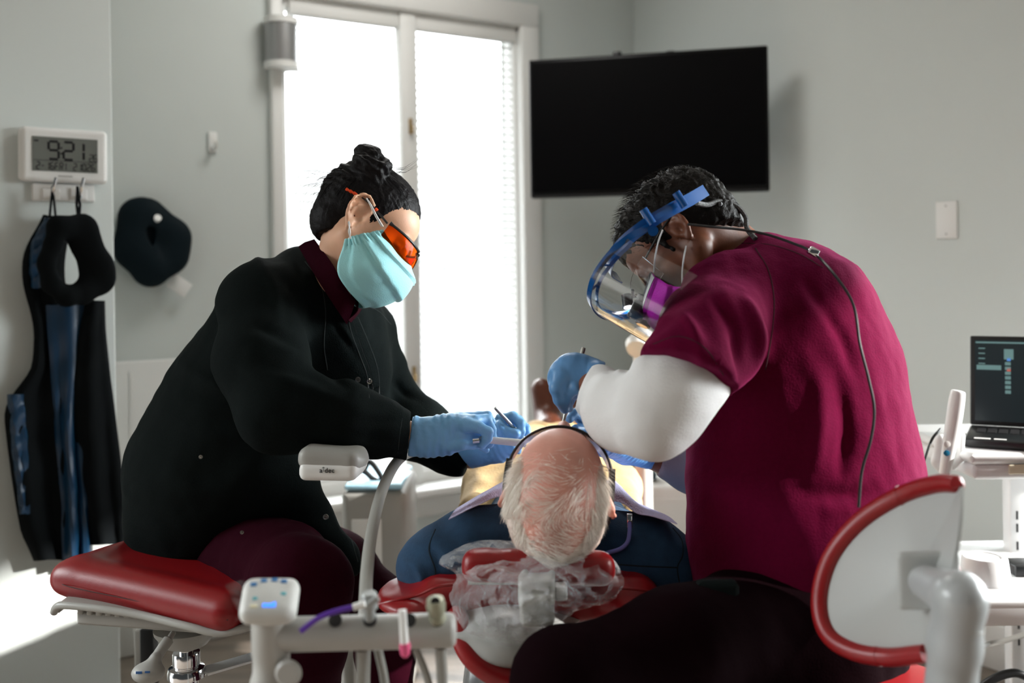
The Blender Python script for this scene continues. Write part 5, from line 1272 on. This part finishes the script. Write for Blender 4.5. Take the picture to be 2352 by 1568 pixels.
for i in range(7): sq(-.085, .040 - i * .011, .006, .0038)
sq(-.083, .062, .010, .012); sq(.02, .0, .07, .0012)
for i in range(8): sq(.02, -.02 + i * .012, .05 - (i % 3) * .01, .0010)
b.build('screen_windows', mat('screen_pale', (.10, .2, .2), .4, emit=(.35, .62, .62), estr=.22), lt, smooth=False)
b = MB(); sq(-.083, .026, .004, .0035); b.build('screen_icon', mat('screen_red', (.7, .1, .05), .4, emit=(.8, .12, .08), estr=.4), lt, smooth=False)
b = MB(); sq(-.083, .050, .004, .0035); b.build('screen_icon', mat('screen_blue', (.1, .3, .8), .4, emit=(.12, .35, .9), estr=.4), lt, smooth=False)
# scanner wand
wn = thing('scanner_wand', P(2178, 1090, 2.14), 'white handheld scanner wand standing in a cradle at the edge of the trolley', 'scanner')
D = 2.12
MB().tube(SP([(2201, 896, D), (2200, 902, D), (2196, 930, D), (2190, 970, D), (2183, 1010, D), (2176, 1050, D), (2171, 1082, D), (2170, 1090, D)], 4), [.009, .013, .0155, .0165, .0175, .018, .0185, .0188, .019, .019, .019, .0188, .0186, .0183, .018, .0175, .017, .0165, .016, .0155, .015, .0148, .0145, .0142, .014, .0138, .0135, .013, .012], 20, flat=.85).build('body', WM, wn)
MB().lathe([(.0062, 0), (.0062, .0015), (.0045, .002)], P(2174, 1040, D - .015), (-.15, -1, 0), 20).build('blue_button', mat('button_blue', (20, 120, 160), .4), wn)
MB().lathe([(.0070, 0), (.0070, .0012), (.0060, .0016)], P(2175, 1020, D - .0155), (-.15, -1, 0), 20).build('grey_button', PLW, wn)
sdf('cradle', chain([(2162, 1010, D + .035, 14), (2155, 1060, D + .035, 14), (2165, 1075, D + .04, 14)], k=.01) + chain([(2208, 1000, D + .02, 9), (2205, 1050, D + .02, 9), (2188, 1072, D + .02, 9)], k=.008), WM, wn, vox=.003)
MB().tube(SP([(2160, 985, D + .03), (2140, 1010, D), (2122, 1060, D - .02), (2104, 1110, D - .02), (2100, 1200, D)], 6), .0028, 8).build('cord', BLACKP, wn)
# puck
pq = P(2262, 1318, 2.15); pq[2] = zl + .0125
bs = thing('charging_base', pq, 'white round charging base on the lower trolley shelf', 'charger')
MB().lathe([(0, 0), (.050, 0), (.052, .006), (.046, .050), (.044, .054), (.034, .054), (.033, .052), (0, .052)], pq, n=48, sx=1.0).build('body', WM, bs)
MB().tube([pq + A(-.048, .02, .02), pq + A(-.07, .05, .03), pq + A(-.10, .06, .01)], .0025, 8).build('cord', BLACKP, bs)
aq = P(2352, 1294, 2.2); aq[2] = zl + .026
tag(MB().box(aq, (.035, .03, .013), bev=.004).build('power_adapter', BLACKP), 'small black power adapter on the lower trolley shelf', 'power adapter')
q = P(2275, 1540, 2.25); q[2] = .125
tag(MB().box(q + A(0, .05, -.0), (.06, .09, .035), bev=.006).build('black_box', BLACKP), 'black box lying on the bottom of the trolley', 'box')
q = P(2290, 1500, 2.3)
tag(MB().tube([A(q[0] + .05 * math.cos(t) * (1 - t * .02) + .05, 2.2 + .03 * math.sin(t * 3), .16 + .035 * math.sin(t) + t * .001) for t in np.linspace(0, 18, 120)], .004, 8).build('white_cable', PLW), 'coiled white cable on the bottom of the trolley', 'cable')
tag(MB().tube([P(2240, 1490, 2.25), P(2270, 1478, 2.3), P(2310, 1470, 2.3), P(2360, 1455, 2.3)], .006, 8).build('grey_cable', PLG), 'grey cable running over the black box under the trolley', 'cable')
tag(MB().tube(SP([(2225, 1600, 2.1), (2280, 1560, 2.1), (2330, 1545, 2.1), (2370, 1560, 2.1)], 8), .009, 10).build('black_cable', BLACKP), 'thick black cable hanging below the trolley', 'cable')

# ================================================================= things further back
cb = P(860, 1290, 2.75); tag_c = thing('cabinet', P(860, 1200, 2.85) * A(1, 1, 0), 'light grey rounded cabinet below the window behind the woman', 'cabinet')
x0, x1 = P(785, 1200, 2.85)[0], P(934, 1200, 2.85)[0]; zc = P(860, 1125, 2.85)[2]
MB().box(A((x0 + x1) / 2, 3.0, zc / 2), ((x1 - x0) / 2, .16, zc / 2), bev=.02).build('body', PLG, tag_c)
MB().box(A((x0 + x1) / 2 - .02, 2.838, zc / 2 - .02), ((x1 - x0) / 2 - .05, .004, zc / 2 - .06), bev=.003).build('door', PLW, tag_c)
ty = thing('tray', A((x0 + x1) / 2, 2.98, zc), 'pale blue instrument tray on the grey cabinet', 'tray')
MB().box(A((x0 + x1) / 2, 2.98, zc + .010), ((x1 - x0) / 2 - .01, .14, .008), bev=.006).build('tray_pan', mat('pale_blue_plastic', (170, 215, 235), .4), ty)
b = MB()
tag(MB().tube(SP([(795, 1098, 2.9), (830, 1080, 2.9), (858, 1100, 2.9), (880, 1104, 2.9), (850, 1060, 2.92), (835, 1085, 2.92)], 8), .008, 10).build('black_hose', BLACKP), 'looped black hose resting on the pale blue tray', 'hose')
# exam light on a pole
el = thing('pole_lamp', P(1475, 1300, 2.9) * A(1, 1, 0), 'white round lamp on a pole behind the man\'s face shield', 'lamp')
q = P(1468, 792, 2.9)
MB().lathe([(0, -.03), (.028, -.026), (.040, 0), (.034, .02), (0, .028)], q, unit(A(-.2, -.6, -.5)), 24).build('lamp_head', PLW, el)
MB().tube([A(q[0] + .01, q[1] + .02, q[2] - .02), A(q[0] + .012, q[1] + .03, .02)], R(20, 2.9), 16).build('pole', WHITE, el)
MB().lathe([(0, 0), (.16, 0), (.16, .03), (.03, .05), (0, .05)], A(q[0] + .012, q[1] + .03, 0)).build('base', WHITE, el)
sk = thing('sink_cabinet', P(1560, 1200, 3.5) * A(1, 1, 0), 'white cabinet in the corner right of the patient', 'cabinet')
x0, x1 = P(1425, 1150, 3.3)[0], P(1800, 1150, 3.3)[0]; zc = P(1500, 1110, 3.3)[2]
MB().box(A((x0 + x1) / 2, 3.38, zc / 2), ((x1 - x0) / 2, .12, zc / 2), bev=.015).build('body', WHITE, sk)
MB().box(A(x0 + .12, 3.256, zc - .13), (.10, .004, .09), bev=.003).build('drawer', WHITE, sk)
tag(MB().box(A(P(1462, 1095, 3.33)[0], 3.36, zc + .022), (.066, .05, .018), bev=.012).build('teal_box', mat('dark_teal', (.005, .03, .045), .5)), 'dark teal box on the white corner cabinet', 'box')
pr_ = thing('equipment_post', P(342, 1500, 2.25) * A(1, 1, 0), 'black upright post behind the red stool seat', 'post')
q = P(342, 1440, 2.25); MB().box(A(q[0], 2.25, q[2] / 2 - .02), (.016, .016, q[2] / 2 + .02), bev=.003).build('upright', BLACKP, pr_)
MB().box(A(q[0] - .02, 2.28, q[2] - .06), (.02, .02, .05), bev=.006).build('side_bracket', PLG, pr_)
MB().box(A(q[0], 2.25, .012), (.09, .12, .012), bev=.004).build('foot', BLACKP, pr_)

# ================================================================= aprons on the pier
APB = mat('apron_blue', (6, 46, 74), .42, bump=.3, bscale=25, spec=.5); APK = mat('apron_black', (.0016, .0028, .0036), .85, bump=.2, bscale=60, spec=.15)
la = thing('lead_apron', pier(150, 1285, .03), 'long blue and black lead apron hanging on the grey pier below the clock', 'apron')
def drape(rows_, o, name, m, seed, n=22, th=.006, wav=.012, nf=3.0):
    ks = np.array(rows_, float); vs = np.linspace(ks[0, 0], ks[-1, 0], 46); L_ = np.interp(vs, ks[:, 0], ks[:, 1]); R_ = np.interp(vs, ks[:, 0], ks[:, 2]); g = []
    kr = np.ones(5) / 5; L_ = np.convolve(np.pad(L_, 2, 'edge'), kr, 'valid'); R_ = np.convolve(np.pad(R_, 2, 'edge'), kr, 'valid')
    for i, v in enumerate(vs):
        row = []
        for j in range(n):
            s = j / (n - 1); u = L_[i] + (R_[i] - L_[i]) * s
            oo = o + wav * math.sin(nf * PI * s + seed + .8 * math.sin(i * .09 + seed)) * (.5 + i / 60) + .003 * math.sin(i * .7 + 5 * s + seed) - .018 * (abs(2 * s - 1) ** 6)
            row.append(pier(u, v, oo))
        g.append(row)
    return MB().sheet(g, th).build(name, m, la)
drape([(495, 112, 160), (560, 62, 150), (620, 52, 140), (680, 62, 150), (740, 84, 165), (850, 80, 175), (885, 60, 178), (905, 22, 180), (930, 12, 182), (1000, 18, 190), (1100, 32, 197), (1200, 48, 203), (1250, 60, 206), (1285, 92, 206)], .040, 'black_panel', APK, 1)
drape([(500, 108, 128), (560, 76, 108), (620, 72, 104), (660, 78, 108)], .056, 'blue_shoulder', APB, 2, n=8, wav=.003)
drape([(700, 108, 235), (760, 112, 235), (860, 120, 215), (950, 128, 190), (1040, 133, 192), (1130, 142, 200), (1220, 144, 206), (1284, 146, 208)], .060, 'blue_panel', APB, 3, wav=.010, nf=4)
drape([(690, 200, 236), (760, 186, 238), (870, 168, 250), (960, 172, 262), (1060, 184, 274), (1160, 196, 284), (1250, 212, 294)], .078, 'black_side_panel', APK, 4, wav=.008)
drape([(905, 22, 52), (1000, 26, 60), (1100, 40, 64), (1180, 50, 66)], .052, 'blue_edge_panel', APB, 5, n=8, wav=.003)
for s in (0, 1): MB().tube([HK1 + A(0, 0, .02), pier(114 + s * 14, 500, .06)], .006, 8, flat=.3).build('hanging_loop', APK, la)
tc_ = thing('thyroid_collar', pier(170, 700, .09), 'black thyroid collar with strap loops hanging in front of the apron', 'collar')
def pch(pts, o, sc=(1, .42, 1), op='u', k=None):
    q = [(pier(u, v, o), R(r, 2.7)) for u, v, r in pts]; return [Cap(q[i][0], q[i + 1][0], q[i][1], q[i + 1][1], sc, k, op) for i in range(len(q) - 1)]
sdf('collar', pch([(133, 522, 27), (190, 524, 27), (198, 560, 30)], .115) + pch([(190, 545, 30), (222, 612, 34), (226, 640, 32), (190, 672, 22), (152, 680, 19), (116, 650, 17), (106, 605, 16), (120, 565, 22)], .115), APK, tc_, vox=.005, k=.012)
for (u1, u2, hk) in ((166, 176, HK2), (182, 184, HK2)):
    MB().tube([hk + A(0, 0, .02), pier(u2, 470, .08), pier(u1 if u1 > 170 else 180, 502, .11)], .0035, 8, flat=.4).build('strap', APK, tc_)
n2 = thing('neck_collar', W(wtz(350, 650)[0], wtz(350, 650)[1], .05), 'dark blue rounded collar hanging on the back wall beside the pier', 'collar')
def wch(pts, o, sc=(1, .5, 1), op='u', k=None):
    q = [(on(u, v, aW + nW * o, nW), R(r, 3.3)) for u, v, r in pts]; return [Cap(q[i][0], q[i + 1][0], q[i][1], q[i + 1][1], sc, k, op) for i in range(len(q) - 1)]
NVK = mat('collar_dark_blue', (.001, .007, .011), .7, bump=.2, bscale=60, spec=.2)
sdf('collar', wch([(316, 500, 46), (306, 570, 42), (340, 615, 40)], .06) + wch([(340, 500, 44), (392, 548, 44), (388, 585, 42), (352, 618, 38)], .06) + wch([(344, 530, 12), (342, 590, 5)], .085, (1, 1, 1), 's', .01), NVK, n2, vox=.006, k=.015)
q = on(344, 509, aW, nW)
h2 = thing('wall_hook', q - Z * .02, 'small white hook poking through the dark blue collar', 'hook')
MB().box(q + nW * .006, (.016, .006, .03), dW, nW, Z, bev=.004).build('back_plate', PLW, h2); MB().tube([q + nW * .008, q + nW * .10, q + nW * .115 + Z * .008], [.010, .010, .012], 12).build('hook', PLW, h2)
tq = on(412, 655, aW + nW * .04, nW); tx_ = unit(dW * .8 + Z * -.55); ty_ = np.cross(nW, tx_)
tag(MB().box(tq, (.036, .0015, .026), tx_, nW, ty_, bev=.001).build('paper_tag', PLW), 'white paper tag hanging below the dark blue collar', 'tag')
# ================================================================= seams, stitched edges and openings lying on the clothes
from mathutils.bvhtree import BVHTree
def bvh(o):
    og = ORG[o.name]; return BVHTree.FromPolygons([tuple(np.array(v.co) + og) for v in o.data.vertices], [tuple(p.vertices) for p in o.data.polygons])
TREES = {}
def seam(o, pts, m, name='seam', r=.0009, lift=.0004, wid=None):
    if o.name not in TREES: TREES[o.name] = bvh(o)
    out = []; c = Vector((0, 0, EYE))
    for u, v in spline(pts, 10):
        d = Vector(P(u, v, 1)) - c; h = TREES[o.name].ray_cast(c, d.normalized())
        if h[0] is None: continue
        out.append((np.array(h[0]) + np.array(h[1]) * lift, np.array(h[1])))
    if len(out) < 4: return
    q = [a for a, _ in out]
    for _ in range(2): q = [q[0]] + [(q[i - 1] + 2 * q[i] + q[i + 1]) / 4 for i in range(1, len(q) - 1)] + [q[-1]]
    if wid is None: MB().tube(q, r, 6).build(name, m, o)
    else:
        rows = []
        for i in range(len(q)):
            t = unit(q[min(i + 1, len(q) - 1)] - q[max(i - 1, 0)]); s = unit(np.cross(t, out[i][1])); rows.append([q[i] - s * wid / 2, q[i] + out[i][1] * .001, q[i] + s * wid / 2])
        MB().sheet(rows, .0008).build(name, m, o)
def child(root, nm): return [c for c in bpy.data.objects if c.parent == root and c.name.split('.')[0] == nm]
JK = child(wo, 'jacket')[0]; TP = child(ma, 'scrub_top')[0]; NV = child(pa, 'shirt')[0]; TW = child(wo, 'trousers')[0]
DKT = mat('dark_stitch', (.0012, .0016, .0016), .9); GRT = mat('grey_stitch', (.016, .021, .021), .9)
seam(JK, [(812, 735), (832, 800), (850, 850), (858, 905)], DKT, 'front_opening', wid=.004)
seam(JK, [(800, 722), (806, 760), (826, 815), (843, 862), (848, 915)], GRT, 'placket_edge', .0012)
seam(JK, [(822, 728), (848, 790), (868, 850), (872, 912)], GRT, 'placket_edge', .0012)
seam(JK, [(700, 600), (735, 650), (748, 715), (744, 790), (752, 850)], GRT, 'armhole_seam', .0011)
seam(JK, [(838, 700), (872, 716), (898, 745)], GRT, 'shoulder_seam', .0009)
seam(JK, [(924, 960), (918, 1000), (914, 1040)], GRT, 'cuff_seam', .0009)
seam(JK, [(745, 1118), (775, 1175), (805, 1235), (822, 1290)], GRT, 'hem_edge', .0012)
CRD = mat('dark_crimson_stitch', (.03, .0003, .006), .9); CRL = mat('crimson_stitch', (.20, .004, .05), .9)
seam(TP, [(1735, 570), (1765, 620), (1778, 690), (1772, 770), (1758, 850)], CRD, 'armhole_seam', .0013)
seam(TP, [(1500, 790), (1560, 772), (1620, 800), (1662, 862)], CRD, 'sleeve_hem', .0011)
seam(TP, [(1700, 558), (1770, 562), (1840, 585), (1890, 615)], CRD, 'shoulder_seam', .0011)
NVD = mat('navy_stitch', (.002, .008, .014), .9)
seam(NV, [(1420, 1296), (1480, 1300), (1555, 1303)], NVD, 'yoke_seam', .0013)
seam(NV, [(1545, 1212), (1566, 1240), (1568, 1275), (1556, 1303), (1562, 1345)], NVD, 'armhole_seam', .0013)
seam(NV, [(1000, 1215), (985, 1260), (1000, 1310), (995, 1350)], NVD, 'armhole_seam', .0013)
